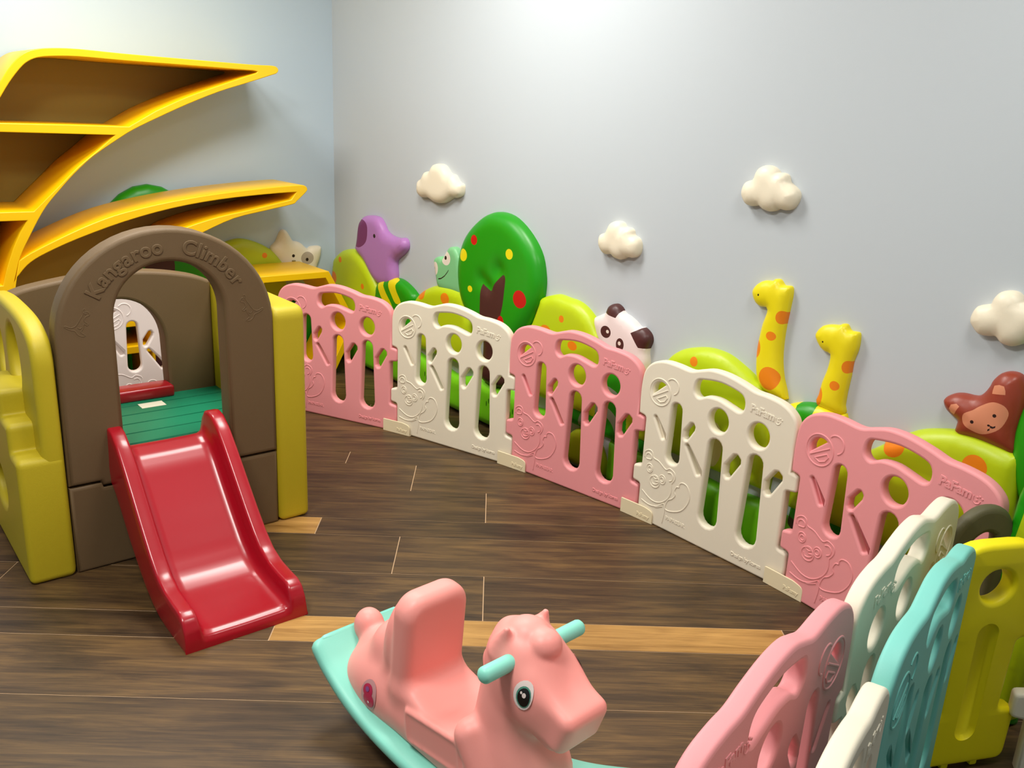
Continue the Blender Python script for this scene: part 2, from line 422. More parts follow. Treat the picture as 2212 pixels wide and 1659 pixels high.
# traced outlines in wall coordinates (metres): (distance along the wall, height)
T = {
 'elephant': {'o': ((0.291,0.663),(0.304,0.715),(0.324,0.804),(0.35,0.838),(0.387,0.861),(0.46,0.872),(0.531,0.868),(0.572,0.84),(0.601,0.808),(0.658,0.789),(0.725,0.786),(0.78,0.793),(0.807,0.776),(0.808,0.742),(0.77,0.707),(0.71,0.669),(0.702,0.638),(0.707,0.576),(0.683,0.526),(0.567,0.506),(0.471,0.539),(0.385,0.613)), 'ear': ((0.324,0.798),(0.343,0.831),(0.381,0.843),(0.429,0.835),(0.453,0.808),(0.447,0.746),(0.416,0.711),(0.361,0.688),(0.31,0.694),(0.308,0.728)), 'eye': ((0.528,0.772,0.012,0.011),)},
 'hill1': {'o': ((0.036,0.56),(0.058,0.59),(0.127,0.633),(0.194,0.653),(0.272,0.66),(0.36,0.635),(0.446,0.585),(0.507,0.527),(0.537,0.482),(0.54,0.439)), 'sp': ((0.152,0.59,0.018,0.017),(0.071,0.474,0.035,0.036),(0.405,0.478,0.017,0.016))},
 'striped1': {'o': ((0.537,0.52),(0.59,0.55),(0.637,0.563),(0.705,0.574),(0.772,0.572),(0.838,0.553),(0.892,0.528),(0.914,0.502)), 'y1': ((0.567,0.538),(0.623,0.56),(0.631,0.523),(0.66,0.486),(0.712,0.44),(0.73,0.407),(0.684,0.395),(0.637,0.432),(0.59,0.479)), 'y2': ((0.68,0.569),(0.755,0.572),(0.75,0.544),(0.767,0.511),(0.807,0.464),(0.757,0.449),(0.712,0.489),(0.683,0.526))},
 'hill2': {'o': ((0.909,0.495),(0.955,0.539),(1.026,0.578),(1.106,0.603),(1.203,0.614),(1.287,0.613),(1.352,0.594)), 'sp': ((0.986,0.542,0.037,0.029),(1.203,0.557,0.036,0.028))},
 'frog': {'o': ((1.07,0.717),(1.086,0.739),(1.12,0.748),(1.145,0.743),(1.177,0.783),(1.204,0.806),(1.241,0.808),(1.261,0.792),(1.275,0.773),(1.285,0.75),(1.324,0.606),(1.222,0.595),(1.116,0.596),(1.089,0.653)), 'w': ((1.184,0.75,0.038,0.034),(1.095,0.687,0.024,0.033)), 'p': ((1.182,0.752,0.01,0.01),(1.083,0.685,0.008,0.01)), 'm': ((1.124,0.64),(1.148,0.646),(1.177,0.663),(1.198,0.683),(1.209,0.696))},
 'tree': {'o': ((1.568,1.011),(1.487,0.992),(1.405,0.944),(1.338,0.884),(1.296,0.81),(1.279,0.728),(1.286,0.648),(1.312,0.576),(1.356,0.524),(1.431,0.463),(1.505,0.414),(1.624,0.409),(1.72,0.447),(1.779,0.506),(1.835,0.579),(1.874,0.656),(1.887,0.726),(1.882,0.783),(1.858,0.856),(1.808,0.916),(1.736,0.969),(1.657,1.003)), 'trunk': ((1.498,0.668),(1.515,0.676),(1.55,0.662),(1.575,0.664),(1.597,0.696),(1.635,0.738),(1.659,0.747),(1.674,0.734),(1.674,0.699),(1.664,0.611),(1.645,0.529),(1.648,0.425),(1.497,0.391),(1.498,0.52)), 'r': ((1.438,0.873,0.024,0.023),(1.779,0.662,0.044,0.039),(1.654,0.531,0.024,0.033)), 'y': ((1.357,0.793,0.031,0.029),(1.696,0.845,0.025,0.023),(1.419,0.645,0.018,0.015),(1.336,0.548,0.022,0.015))},
 'hill3': {'o': ((1.808,0.533),(1.836,0.569),(1.874,0.656),(1.886,0.685),(1.943,0.707),(1.985,0.717),(2.048,0.713),(2.09,0.711),(2.128,0.702),(2.166,0.684),(2.204,0.656),(2.236,0.616),(2.261,0.581)), 'sp': ((1.865,0.625,0.011,0.022),(2.043,0.628,0.015,0.015),(1.948,0.563,0.032,0.02),(2.118,0.531,0.028,0.019))},
 'panda': {'o': ((2.204,0.658),(2.227,0.676),(2.253,0.69),(2.266,0.696),(2.27,0.709),(2.28,0.726),(2.299,0.737),(2.319,0.739),(2.34,0.73),(2.354,0.716),(2.367,0.709),(2.385,0.705),(2.419,0.691),(2.446,0.675),(2.465,0.677),(2.485,0.669),(2.501,0.656),(2.508,0.639),(2.506,0.622),(2.499,0.606),(2.496,0.586),(2.503,0.559),(2.504,0.533),(2.494,0.484),(2.429,0.467),(2.326,0.491),(2.257,0.55),(2.223,0.605)), 'e1': ((2.273,0.694),(2.27,0.707),(2.28,0.726),(2.299,0.736),(2.319,0.739),(2.34,0.73),(2.365,0.71),(2.339,0.691),(2.304,0.695)), 'e2': ((2.424,0.65),(2.447,0.671),(2.465,0.677),(2.485,0.669),(2.501,0.656),(2.508,0.639),(2.505,0.619),(2.495,0.611),(2.468,0.602)), 'd': ((2.294,0.627,0.028,0.024),(2.375,0.594,0.021,0.025)), 'w': ((2.304,0.63,0.008,0.007),(2.372,0.598,0.008,0.008))},
 'hill4': {'o': ((2.554,0.527),(2.572,0.558),(2.602,0.585),(2.63,0.615),(2.669,0.641),(2.719,0.658),(2.768,0.669),(2.817,0.671),(2.866,0.665),(2.915,0.647),(2.965,0.624),(2.995,0.605),(3.025,0.581)), 'sp': ((2.747,0.618,0.017,0.018),)},
 'gir1': {'o': ((2.932,0.888),(2.931,0.907),(2.946,0.928),(2.97,0.942),(3.0,0.945),(3.007,0.953),(3.024,0.954),(3.034,0.945),(3.043,0.938),(3.064,0.94),(3.073,0.932),(3.075,0.907),(3.073,0.882),(3.071,0.856),(3.067,0.811),(3.066,0.767),(3.068,0.719),(3.074,0.679),(3.086,0.636),(3.111,0.574),(3.083,0.574),(3.025,0.581),(2.994,0.612),(2.984,0.641),(2.978,0.686),(2.977,0.724),(2.981,0.77),(2.986,0.805),(2.996,0.841),(2.992,0.857),(2.97,0.855),(2.947,0.865)), 'eye': ((2.967,0.896,0.003,0.004),), 'sp': ((3.061,0.838,0.019,0.022),(3.034,0.772,0.018,0.015),(2.98,0.717,0.021,0.031),(3.046,0.631,0.038,0.039))},
 'gir2': {'o': ((3.183,0.8),(3.185,0.818),(3.201,0.839),(3.226,0.848),(3.256,0.852),(3.263,0.858),(3.278,0.859),(3.285,0.85),(3.295,0.842),(3.317,0.843),(3.324,0.835),(3.326,0.811),(3.324,0.786),(3.316,0.753),(3.315,0.707),(3.311,0.652),(3.311,0.609),(3.313,0.579),(3.223,0.587),(3.224,0.625),(3.229,0.666),(3.239,0.705),(3.243,0.735),(3.242,0.758),(3.225,0.761),(3.204,0.772)), 'eye': ((3.221,0.795,0.003,0.003),), 'sp': ((3.31,0.734,0.015,0.02),(3.282,0.669,0.016,0.015),(3.229,0.62,0.018,0.03))},
 'striped2': {'o': ((3.09,0.53),(3.114,0.552),(3.131,0.565),(3.167,0.579),(3.206,0.588),(3.266,0.589),(3.306,0.579),(3.332,0.561)), 'g': ((3.166,0.582),(3.225,0.595),(3.229,0.548),(3.222,0.493),(3.17,0.508),(3.17,0.546))},
 'hill5': {'o': ((3.439,0.514),(3.462,0.54),(3.497,0.569),(3.532,0.591),(3.549,0.602),(3.584,0.617),(3.653,0.636),(3.713,0.64),(3.778,0.633),(3.817,0.623),(3.844,0.605)), 'sp': ((3.502,0.553,0.038,0.04),(3.737,0.562,0.034,0.035))},
 'bear': {'o': ((3.608,0.706),(3.61,0.72),(3.63,0.736),(3.655,0.743),(3.689,0.745),(3.707,0.759),(3.719,0.784),(3.724,0.801),(3.74,0.823),(3.762,0.833),(3.787,0.831),(3.802,0.813),(3.813,0.786),(3.817,0.761),(3.817,0.721),(3.814,0.676),(3.821,0.62),(3.78,0.62),(3.716,0.627),(3.657,0.627),(3.655,0.663),(3.647,0.67),(3.621,0.686)), 'f': ((3.676,0.684),(3.68,0.699),(3.699,0.713),(3.713,0.727),(3.735,0.744),(3.754,0.751),(3.776,0.747),(3.789,0.731),(3.787,0.708),(3.776,0.682),(3.751,0.662),(3.728,0.654),(3.701,0.659),(3.682,0.669)), 'e': ((3.705,0.682,0.005,0.005),(3.758,0.715,0.005,0.005)), 'a': ((3.634,0.699),(3.639,0.712),(3.653,0.718),(3.663,0.713),(3.655,0.696),(3.65,0.685),(3.639,0.689)), 'b': ((3.737,0.778),(3.738,0.792),(3.751,0.798),(3.765,0.798),(3.771,0.787),(3.773,0.777),(3.738,0.77)), 'm': ((3.748,0.671),(3.754,0.676),(3.752,0.683),(3.76,0.682),(3.766,0.686)), 'n': ((3.749,0.685,0.004,0.003),)},
 'tree2': {'o': ((3.813,0.774),(3.806,0.717),(3.809,0.66),(3.825,0.599),(3.847,0.554))},
 'cloud1': ((0.904,1.056),(0.912,1.091),(0.943,1.107),(0.968,1.137),(1.004,1.144),(1.016,1.149),(1.038,1.175),(1.078,1.185),(1.122,1.181),(1.152,1.162),(1.172,1.147),(1.21,1.142),(1.24,1.115),(1.273,1.105),(1.279,1.084),(1.271,1.056),(1.234,1.04),(1.205,1.04),(1.177,1.026),(1.129,1.006),(1.069,1.001),(1.018,1.013),(0.997,1.018),(0.945,1.015),(0.913,1.029)),
 'cloud2': ((2.199,0.96),(2.204,0.993),(2.231,1.005),(2.242,1.024),(2.256,1.044),(2.283,1.055),(2.311,1.052),(2.328,1.037),(2.35,1.037),(2.366,1.029),(2.374,1.012),(2.399,1.002),(2.411,0.98),(2.408,0.949),(2.386,0.93),(2.35,0.927),(2.32,0.913),(2.289,0.916),(2.269,0.926),(2.237,0.922),(2.213,0.935)),
 'cloud3': ((2.842,1.21),(2.845,1.232),(2.857,1.249),(2.881,1.258),(2.889,1.28),(2.902,1.297),(2.926,1.305),(2.949,1.301),(2.964,1.292),(2.971,1.285),(2.985,1.286),(3.001,1.281),(3.008,1.271),(3.013,1.259),(3.033,1.247),(3.048,1.235),(3.054,1.22),(3.05,1.201),(3.037,1.181),(3.016,1.173),(2.988,1.175),(2.977,1.168),(2.957,1.163),(2.936,1.166),(2.921,1.174),(2.912,1.178),(2.89,1.173),(2.867,1.176),(2.851,1.191)),
 'cloud4': ((3.636,0.945),(3.637,0.966),(3.647,0.987),(3.672,0.997),(3.68,1.0),(3.685,1.018),(3.698,1.035),(3.719,1.042),(3.739,1.04),(3.755,1.028),(3.762,1.021),(3.787,1.019),(3.808,1.006),(3.819,0.98),(3.811,0.955),(3.789,0.926),(3.776,0.912),(3.751,0.9),(3.725,0.903),(3.708,0.917),(3.688,0.914),(3.665,0.914),(3.647,0.929)),
 'ltree': {'o': ((-0.747,0.467),(-0.763,0.343),(-0.796,0.227),(-0.844,0.124),(-0.904,0.041),(-0.974,-0.018),(-1.048,-0.049),(-1.123,-0.051),(-1.194,-0.026),(-1.258,0.025),(-1.312,0.099),(-1.353,0.19),(-1.381,0.294),(-1.393,0.406),(-1.39,0.521),(-1.373,0.632),(-1.342,0.737),(-1.298,0.829),(-1.244,0.906),(-1.183,0.963),(-1.115,0.999),(-1.045,1.011),(-0.976,0.997),(-0.91,0.959),(-0.851,0.895),(-0.803,0.81),(-0.768,0.707),(-0.749,0.591)), 'tr': ((-1.102,0.639),(-0.947,0.629),(-0.966,0.135),(-1.188,0.165))},
 'lhill': {'o': ((-0.714,0.669),(-0.68,0.694),(-0.633,0.71),(-0.602,0.716),(-0.57,0.716),(-0.524,0.706),(-0.477,0.688),(-0.439,0.669),(-0.408,0.649),(-0.381,0.623),(-0.356,0.592),(-0.334,0.56)), 'sp': ((-0.457,0.623,0.015,0.015),)},
 'cat': {'o': ((-0.408,0.649),(-0.372,0.691),(-0.351,0.733),(-0.337,0.751),(-0.322,0.754),(-0.308,0.745),(-0.292,0.721),(-0.272,0.69),(-0.245,0.684),(-0.218,0.67),(-0.198,0.65),(-0.18,0.641),(-0.164,0.651),(-0.136,0.654),(-0.108,0.652),(-0.099,0.641),(-0.101,0.609),(-0.113,0.571),(-0.128,0.534),(-0.14,0.469),(-0.252,0.462),(-0.335,0.516),(-0.363,0.581)), 'patch': ((-0.198,0.591,0.039,0.036),), 'e': ((-0.2,0.583,0.009,0.01),(-0.283,0.609,0.009,0.009))},
 'upper_out': ((-1.825,1.288),(-1.784,1.362),(-1.718,1.455),(-1.691,1.498),(-1.658,1.539),(-1.621,1.573),(-1.579,1.592),(-1.514,1.602),(-1.411,1.606),(-1.223,1.601),(-0.953,1.598),(-0.659,1.595),(-0.549,1.597),(-0.522,1.59),(-0.516,1.576),(-0.527,1.563),(-0.551,1.554),(-0.694,1.505),(-0.816,1.464),(-0.966,1.402),(-1.11,1.335),(-1.209,1.286),(-1.278,1.244),(-1.388,1.169),(-1.471,1.096),(-1.539,1.024),(-1.595,0.96),(-1.638,0.895),(-1.675,0.83),(-1.704,0.778),(-1.726,0.729)),
 'cell1': ((-1.769,1.296),(-1.766,1.32),(-1.725,1.394),(-1.684,1.457),(-1.639,1.514),(-1.607,1.543),(-1.57,1.56),(-1.517,1.569),(-1.414,1.575),(-1.226,1.572),(-0.955,1.571),(-0.736,1.569),(-0.621,1.566),(-0.692,1.537),(-0.815,1.492),(-0.963,1.436),(-1.108,1.369),(-1.231,1.297),(-1.44,1.298),(-1.735,1.297)),
 'cell2': ((-1.739,1.263),(-1.29,1.26),(-1.374,1.189),(-1.456,1.123),(-1.524,1.057),(-1.592,0.992),(-1.648,0.938),(-1.775,0.937)),
 'cell3': ((-1.779,0.902),(-1.676,0.901),(-1.708,0.851),(-1.738,0.793),(-1.762,0.735),(-1.779,0.689),(-1.797,0.63)),
 'lower_out': ((-1.725,0.732),(-1.675,0.763),(-1.546,0.824),(-1.413,0.88),(-1.277,0.923),(-1.065,0.967),(-0.841,0.999),(-0.603,1.022),(-0.436,1.033),(-0.393,1.031),(-0.378,1.015),(-0.385,0.999),(-0.438,0.953),(-0.464,0.938),(-0.607,0.911),(-0.77,0.878),(-0.927,0.817),(-1.057,0.756),(-1.192,0.683),(-1.303,0.597)),
 'cellL': ((-0.437,1.0),(-0.604,0.991),(-0.843,0.97),(-1.067,0.935),(-1.281,0.882),(-1.484,0.814),(-1.615,0.759),(-1.68,0.723),(-1.72,0.685),(-1.748,0.646),(-1.759,0.621),(-1.776,0.526),(-1.434,0.492),(-1.33,0.599),(-1.226,0.693),(-1.076,0.809),(-1.0,0.846),(-0.847,0.888),(-0.688,0.917),(-0.468,0.962)),
}
# palette
M_PINK = plastic('pink_plastic', rgb(240, 156, 160), 0.5, 0.4, 0.12, 900)
M_CREAM = plastic('cream_plastic', rgb(238, 229, 208), 0.5, 0.4, 0.12, 900)
M_WHITE = plastic('white_plastic', rgb(240, 228, 222), 0.5, 0.4, 0.12, 900)
M_TEAL = plastic('teal_plastic', rgb(128, 208, 196), 0.5, 0.4, 0.12, 900)
M_YELP = plastic('yellow_plastic', rgb(246, 228, 12), 0.45, 0.4, 0.12, 900)
M_FOOT = plastic('ivory_plastic', rgb(236, 222, 186), 0.5, 0.4)
M_LIME = plastic('lime_leather', rgb(190, 212, 22), 0.38, 0.45, 0.08, 500)
M_LIME2 = plastic('lime_leather_deep', rgb(190, 205, 30), 0.38, 0.45, 0.08, 500)
M_ORANGE = plastic('orange_leather', rgb(240, 135, 20), 0.4, 0.45)
M_GREEN = plastic('green_leather', rgb(30, 150, 12), 0.36, 0.45, 0.08, 500)
M_TANSP = plastic('pale_tan_spot', rgb(215, 200, 140), 0.42, 0.4)
M_GREYB = plastic('grey_green_band', rgb(150, 165, 140), 0.42, 0.4)
M_BRNB = plastic('brown_band', rgb(150, 105, 35), 0.42, 0.4)
M_GRASS = plastic('grass_leather', rgb(125, 215, 28), 0.4, 0.45, 0.08, 500)
M_DKGR = plastic('dark_green_ink', rgb(30, 100, 10), 0.5, 0.3)
M_RED = plastic('red_leather', rgb(205, 20, 15), 0.4, 0.45)
M_YELS = plastic('yellow_leather', rgb(238, 220, 20), 0.38, 0.45)
M_MAROON = plastic('maroon_leather', rgb(78, 40, 38), 0.4, 0.45, 0.08, 500)
M_PURPLE = plastic('purple_leather', rgb(182, 124, 190), 0.38, 0.45, 0.08, 500)
M_PLUM = plastic('plum_ear', rgb(120, 45, 100), 0.42, 0.4)
M_BLACK = plastic('black_ink', rgb(40, 22, 18), 0.4, 0.4)
M_FROG = plastic('frog_leather', rgb(130, 200, 140), 0.38, 0.45, 0.08, 500)
M_IVORY = plastic('ivory_leather', rgb(240, 229, 204), 0.4, 0.45, 0.06, 500)
M_INKW = plastic('white_ink', rgb(238, 225, 210), 0.4, 0.45)
M_PANDA = plastic('panda_leather', rgb(240, 225, 222), 0.38, 0.45, 0.06, 500)
M_TAUPE = plastic('taupe_patch', rgb(180, 165, 145), 0.4, 0.45)
M_BEAR = plastic('rust_leather', rgb(150, 62, 42), 0.36, 0.45, 0.08, 500)
M_FACE = plastic('tan_face', rgb(215, 140, 105), 0.4, 0.45)
M_SHELF = plastic('yellow_lacquer', rgb(253, 201, 5), 0.35, 0.5)
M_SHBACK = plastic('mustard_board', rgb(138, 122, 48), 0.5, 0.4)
M_BROWN = plastic('taupe_plastic', rgb(112, 90, 62), 0.5, 0.35, 0.35, 700)
M_OLIVE = plastic('olive_yellow_plastic', rgb(196, 176, 34), 0.45, 0.4, 0.3, 700)
M_DECK = plastic('green_plastic', rgb(12, 122, 86), 0.4, 0.45, 0.1, 500)
M_SLIDE = plastic('red_plastic', rgb(166, 5, 28), 0.3, 0.5, 0.0, coat=0.25)
M_HORSE = plastic('coral_pink_plastic', rgb(250, 162, 153), 0.45, 0.4, 0.06, 700)
M_MINT = plastic('mint_plastic', rgb(142, 226, 206), 0.42, 0.4, 0.06, 700)
M_GREY = plastic('grey_brown_plastic', rgb(92, 88, 62), 0.5, 0.35, 0.2, 700)
M_STICK = plastic('paper_label', rgb(232, 228, 205), 0.5, 0.3)

# ------------------------------------------------------------------ room shell
def wall_mat(nm, c0):
    m = bpy.data.materials.new(nm); m.use_nodes = True
    nt = m.node_tree; bs = nt.nodes['Principled BSDF']; L = nt.links
    tc = nt.nodes.new('ShaderNodeTexCoord')
    n = nt.nodes.new('ShaderNodeTexNoise'); n.inputs['Scale'].default_value = 1.2; n.inputs['Detail'].default_value = 4
    L.new(tc.outputs['Object'], n.inputs['Vector'])
    mx = nt.nodes.new('ShaderNodeMix'); mx.data_type = 'RGBA'
    mx.inputs['A'].default_value = (*c0, 1); mx.inputs['B'].default_value = (*[q*1.05 for q in c0], 1)
    L.new(n.outputs['Fac'], mx.inputs['Factor']); L.new(mx.outputs['Result'], bs.inputs['Base Color'])
    bs.inputs['Roughness'].default_value = 0.55
    bs.inputs['Specular IOR Level'].default_value = 0.3
    f = nt.nodes.new('ShaderNodeTexNoise'); f.inputs['Scale'].default_value = 260; f.inputs['Detail'].default_value = 2
    b = nt.nodes.new('ShaderNodeBump'); b.inputs['Strength'].default_value = 0.05; b.inputs['Distance'].default_value = 0.002
    L.new(tc.outputs['Object'], f.inputs['Vector']); L.new(f.outputs['Fac'], b.inputs['Height']); L.new(b.outputs['Normal'], bs.inputs['Normal'])
    return m
M_WALL = wall_mat('pale_blue_paint', rgb(186, 202, 213))
M_WALLR = wall_mat('pale_grey_blue_paint', rgb(191, 198, 203))
M_CEIL = plastic('ceiling_paint', rgb(240, 240, 236), 0.8, 0.2)
X0, Y0, ZC = -4.8, -6.4, 2.65
def shell(name, size, loc, mat):
    o = link(name, box(name, size), mat, None, loc); tag(o, kind='structure'); return o
shell('wall_left', (-X0+0.2, 0.1, ZC), (X0/2, 0.05, ZC/2), M_WALL)
shell('wall_right', (0.1, -Y0, ZC), (0.05, Y0/2, ZC/2), M_WALLR)
shell('wall_front', (-X0+0.2, 0.1, ZC), (X0/2, Y0-0.05, ZC/2), M_WALL)
shell('wall_rear', (0.1, -Y0, ZC), (X0-0.05, Y0/2, ZC/2), M_WALL)
shell('ceiling', (-X0+0.2, -Y0+0.2, 0.1), (X0/2, Y0/2, ZC+0.05), M_CEIL)

def floor_build():
    m = bpy.data.materials.new('wood_look_tile'); m.use_nodes = True
    nt = m.node_tree; bs = nt.nodes['Principled BSDF']; L = nt.links
    at = nt.nodes.new('ShaderNodeAttribute'); at.attribute_name = 'plank'
    sp = nt.nodes.new('ShaderNodeSeparateColor'); L.new(at.outputs['Color'], sp.inputs['Color'])
    tc = nt.nodes.new('ShaderNodeTexCoord')
    # per plank offset
    cb = nt.nodes.new('ShaderNodeCombineXYZ')
    ml = nt.nodes.new('ShaderNodeMath'); ml.operation = 'MULTIPLY'; ml.inputs[1].default_value = 37.0
    L.new(sp.outputs['Red'], ml.inputs[0]); L.new(ml.outputs[0], cb.inputs['Z']); L.new(ml.outputs[0], cb.inputs['X'])
    ad = nt.nodes.new('ShaderNodeVectorMath'); L.new(tc.outputs['Object'], ad.inputs[0]); L.new(cb.outputs[0], ad.inputs[1])
    mp = nt.nodes.new('ShaderNodeMapping'); mp.inputs['Scale'].default_value = (1.6, 24, 1); L.new(ad.outputs[0], mp.inputs['Vector'])
    n1 = nt.nodes.new('ShaderNodeTexNoise'); n1.inputs['Scale'].default_value = 1.6; n1.inputs['Detail'].default_value = 9; n1.inputs['Roughness'].default_value = 0.68; n1.inputs['Distortion'].default_value = 0.7
    L.new(mp.outputs[0], n1.inputs['Vector'])
    mp2 = nt.nodes.new('ShaderNodeMapping'); mp2.inputs['Scale'].default_value = (1.8, 7.5, 1); L.new(ad.outputs[0], mp2.inputs['Vector'])
    n2 = nt.nodes.new('ShaderNodeTexNoise'); n2.inputs['Scale'].default_value = 1.1; n2.inputs['Detail'].default_value = 3; n2.inputs['Distortion'].default_value = 1.6
    L.new(mp2.outputs[0], n2.inputs['Vector'])
    mp3 = nt.nodes.new('ShaderNodeMapping'); mp3.inputs['Scale'].default_value = (9, 320, 1); L.new(ad.outputs[0], mp3.inputs['Vector'])
    n3 = nt.nodes.new('ShaderNodeTexNoise'); n3.inputs['Scale'].default_value = 1.0; n3.inputs['Detail'].default_value = 3; L.new(mp3.outputs[0], n3.inputs['Vector'])
    a1 = nt.nodes.new('ShaderNodeMath'); a1.operation = 'MULTIPLY_ADD'; a1.inputs[1].default_value = 0.55; L.new(n1.outputs['Fac'], a1.inputs[0])
    a0 = nt.nodes.new('ShaderNodeMath'); a0.operation = 'MULTIPLY_ADD'; a0.inputs[1].default_value = 0.38; a0.inputs[2].default_value = 0.0
    L.new(n2.outputs['Fac'], a0.inputs[0]); L.new(a0.outputs[0], a1.inputs[2])
    a2 = nt.nodes.new('ShaderNodeMath'); a2.operation = 'MULTIPLY_ADD'; a2.inputs[1].default_value = 0.20; L.new(n3.outputs['Fac'], a2.inputs[0]); L.new(a1.outputs[0], a2.inputs[2])
    cr = nt.nodes.new('ShaderNodeValToRGB'); L.new(a2.outputs[0], cr.inputs['Fac'])
    e = cr.color_ramp.elements
    e[0].position = 0.40; e[0].color = (*rgb(44, 32, 20), 1)
    e[1].position = 0.76; e[1].color = (*rgb(122, 93, 54), 1)
    x = e.new(0.54); x.color = (*rgb(76, 57, 36), 1)
    cl = nt.nodes.new('ShaderNodeValToRGB'); L.new(a2.outputs[0], cl.inputs['Fac'])
    e = cl.color_ramp.elements
    e[0].position = 0.36; e[0].color = (*rgb(128, 88, 36), 1)
    e[1].position = 0.72; e[1].color = (*rgb(208, 160, 90), 1)
    mx = nt.nodes.new('ShaderNodeMix'); mx.data_type = 'RGBA'
    L.new(sp.outputs['Green'], mx.inputs['Factor']); L.new(cr.outputs[0], mx.inputs['A']); L.new(cl.outputs[0], mx.inputs['B'])
    # per plank tone
    tn = nt.nodes.new('ShaderNodeMix'); tn.data_type = 'RGBA'; tn.blend_type = 'MULTIPLY'; tn.inputs['Factor'].default_value = 1
    tv = nt.nodes.new('ShaderNodeMath'); tv.operation = 'MULTIPLY_ADD'; tv.inputs[1].default_value = 0.4; tv.inputs[2].default_value = 0.72
    L.new(sp.outputs['Blue'], tv.inputs[0]); L.new(mx.outputs['Result'], tn.inputs['A']); L.new(tv.outputs[0], tn.inputs['B'])
    L.new(tn.outputs['Result'], bs.inputs['Base Color'])
    bs.inputs['Roughness'].default_value = 0.42
    bs.inputs['Specular IOR Level'].default_value = 0.4
    b = nt.nodes.new('ShaderNodeBump'); b.inputs['Strength'].default_value = 0.12; b.inputs['Distance'].default_value = 0.002
    L.new(a2.outputs[0], b.inputs['Height']); L.new(b.outputs['Normal'], bs.inputs['Normal'])
    g = plastic('grout', rgb(204, 170, 134), 0.8, 0.2)
    th = math.radians(-37.85)
    bm = bmesh.new(); col = bm.loops.layers.float_color.new('plank')
    g_w = 0.0015
    v = -1.6189
    rows = []
    pat = [0.1305, 0.2595, 0.2605]; off = [0.34, 0.636, 0.932]
    k = 0
    while v > -6.9: rows.append((v, v-pat[k % 3], off[k % 3])); v -= pat[k % 3]; k += 1
    v = -1.6189; k = 2
    while v < 3.2: rows.append((v+pat[k % 3], v, off[k % 3])); v += pat[k % 3]; k = (k-1) % 3
    Lp = 1.476
    rnd = random.Random(3)
    for (v1, v0, of) in rows:
        narrow = (v1-v0) < 0.2
        for i in range(-7, 6):
            u0, u1 = of+i*Lp, of+(i+1)*Lp
            light = 0.0
            if abs(v1+2.2706) < 0.03 and i == -1: light = 1.0
            if abs(v1+2.9211) < 0.03 and i == 0: light = 1.0
            if narrow and not light and v1 > -1.5 and rnd.random() < 0.15: light = 1.0
            c = (rnd.random(), light, 0.5 if light else rnd.random(), 1)
            q = [(u0+g_w, v0+g_w), (u1-g_w, v0+g_w), (u1-g_w, v1-g_w), (u0+g_w, v1-g_w)]
            f = bm.faces.new([bm.verts.new((a, b_, 0)) for a, b_ in q])
            for lp in f.loops: lp[col] = c
    q = [(-12, -8), (10, -8), (10, 4), (-12, 4)]
    f = bm.faces.new([bm.verts.new((a, b_, -0.0012)) for a, b_ in q]); f.material_index = 1
    # clip to the room
    R = Matrix.Rotation(-th, 4, 'Z')
    for pl, no in (((0.05, 0, 0), (1, 0, 0)), ((X0-0.05, 0, 0), (-1, 0, 0)), ((0, 0.05, 0), (0, 1, 0)), ((0, Y0-0.05, 0), (0, -1, 0))):
        bmesh.ops.bisect_plane(bm, geom=bm.verts[:]+bm.edges[:]+bm.faces[:], plane_co=R @ Vector(pl), plane_no=R.to_3x3() @ Vector(no), clear_outer=True)
    me = from_bm('floor', bm, False)
    o = link('floor', me, [m, g], None, (0, 0, 0), th); tag(o, kind='structure')
floor_build()

# ------------------------------------------------------------------ wall cushions
def smo(p, n=4): return crm(p, n)
def over(poly, outline, near=.014, d=.03):
    o = np.array(outline, float); c = o.mean(0); q = np.array(poly, float)
    ds = seg_dist(q, o)
    return [tuple(p+(p-c)/np.hypot(*(p-c))*d) if k < near else tuple(p) for p, k in zip(q, ds)]
def spots(lst, m, n=22, sh=1.0): return [(ell(a, b, c*sh, d*sh, n), m) for a, b, c, d in lst]
def dome(top, zb, n=4, r=0.02):
    """close a traced crest with straight sides down to zb."""
    t = crm(top, n, False)
    return t+[(top[-1][0], zb), (top[0][0], zb)] if top[0][0] < top[-1][0] else t
G_H = 'spotted lime hills on the right wall'
def hill(key, zb, label, group=None, left=None, right=None, wall='R', mats=(M_LIME, M_ORANGE), thick=0.05, extra=(), **kw):
    top = [tuple(p) for p in T[key]['o']]
    pts = ([left] if left else [])+top+([right] if right else [])
    out = crm(pts, 3, False)+[(pts[-1][0]-0.01, zb), (pts[0][0]+0.01, zb)]
    o = wall_pad('hill_cushion', out, spots(T[key].get('sp', ()), 1)+list(extra), list(mats), wall, t=thick, r=0.045, **kw)
    tag(o, label, 'wall cushion', group)
    return o
def cushion(name, out, shapes, mats, wall, label, cat='wall cushion', group=None, **kw):
    o = wall_pad(name, out, shapes, mats, wall, **kw)
    return tag(o, label, cat, group)

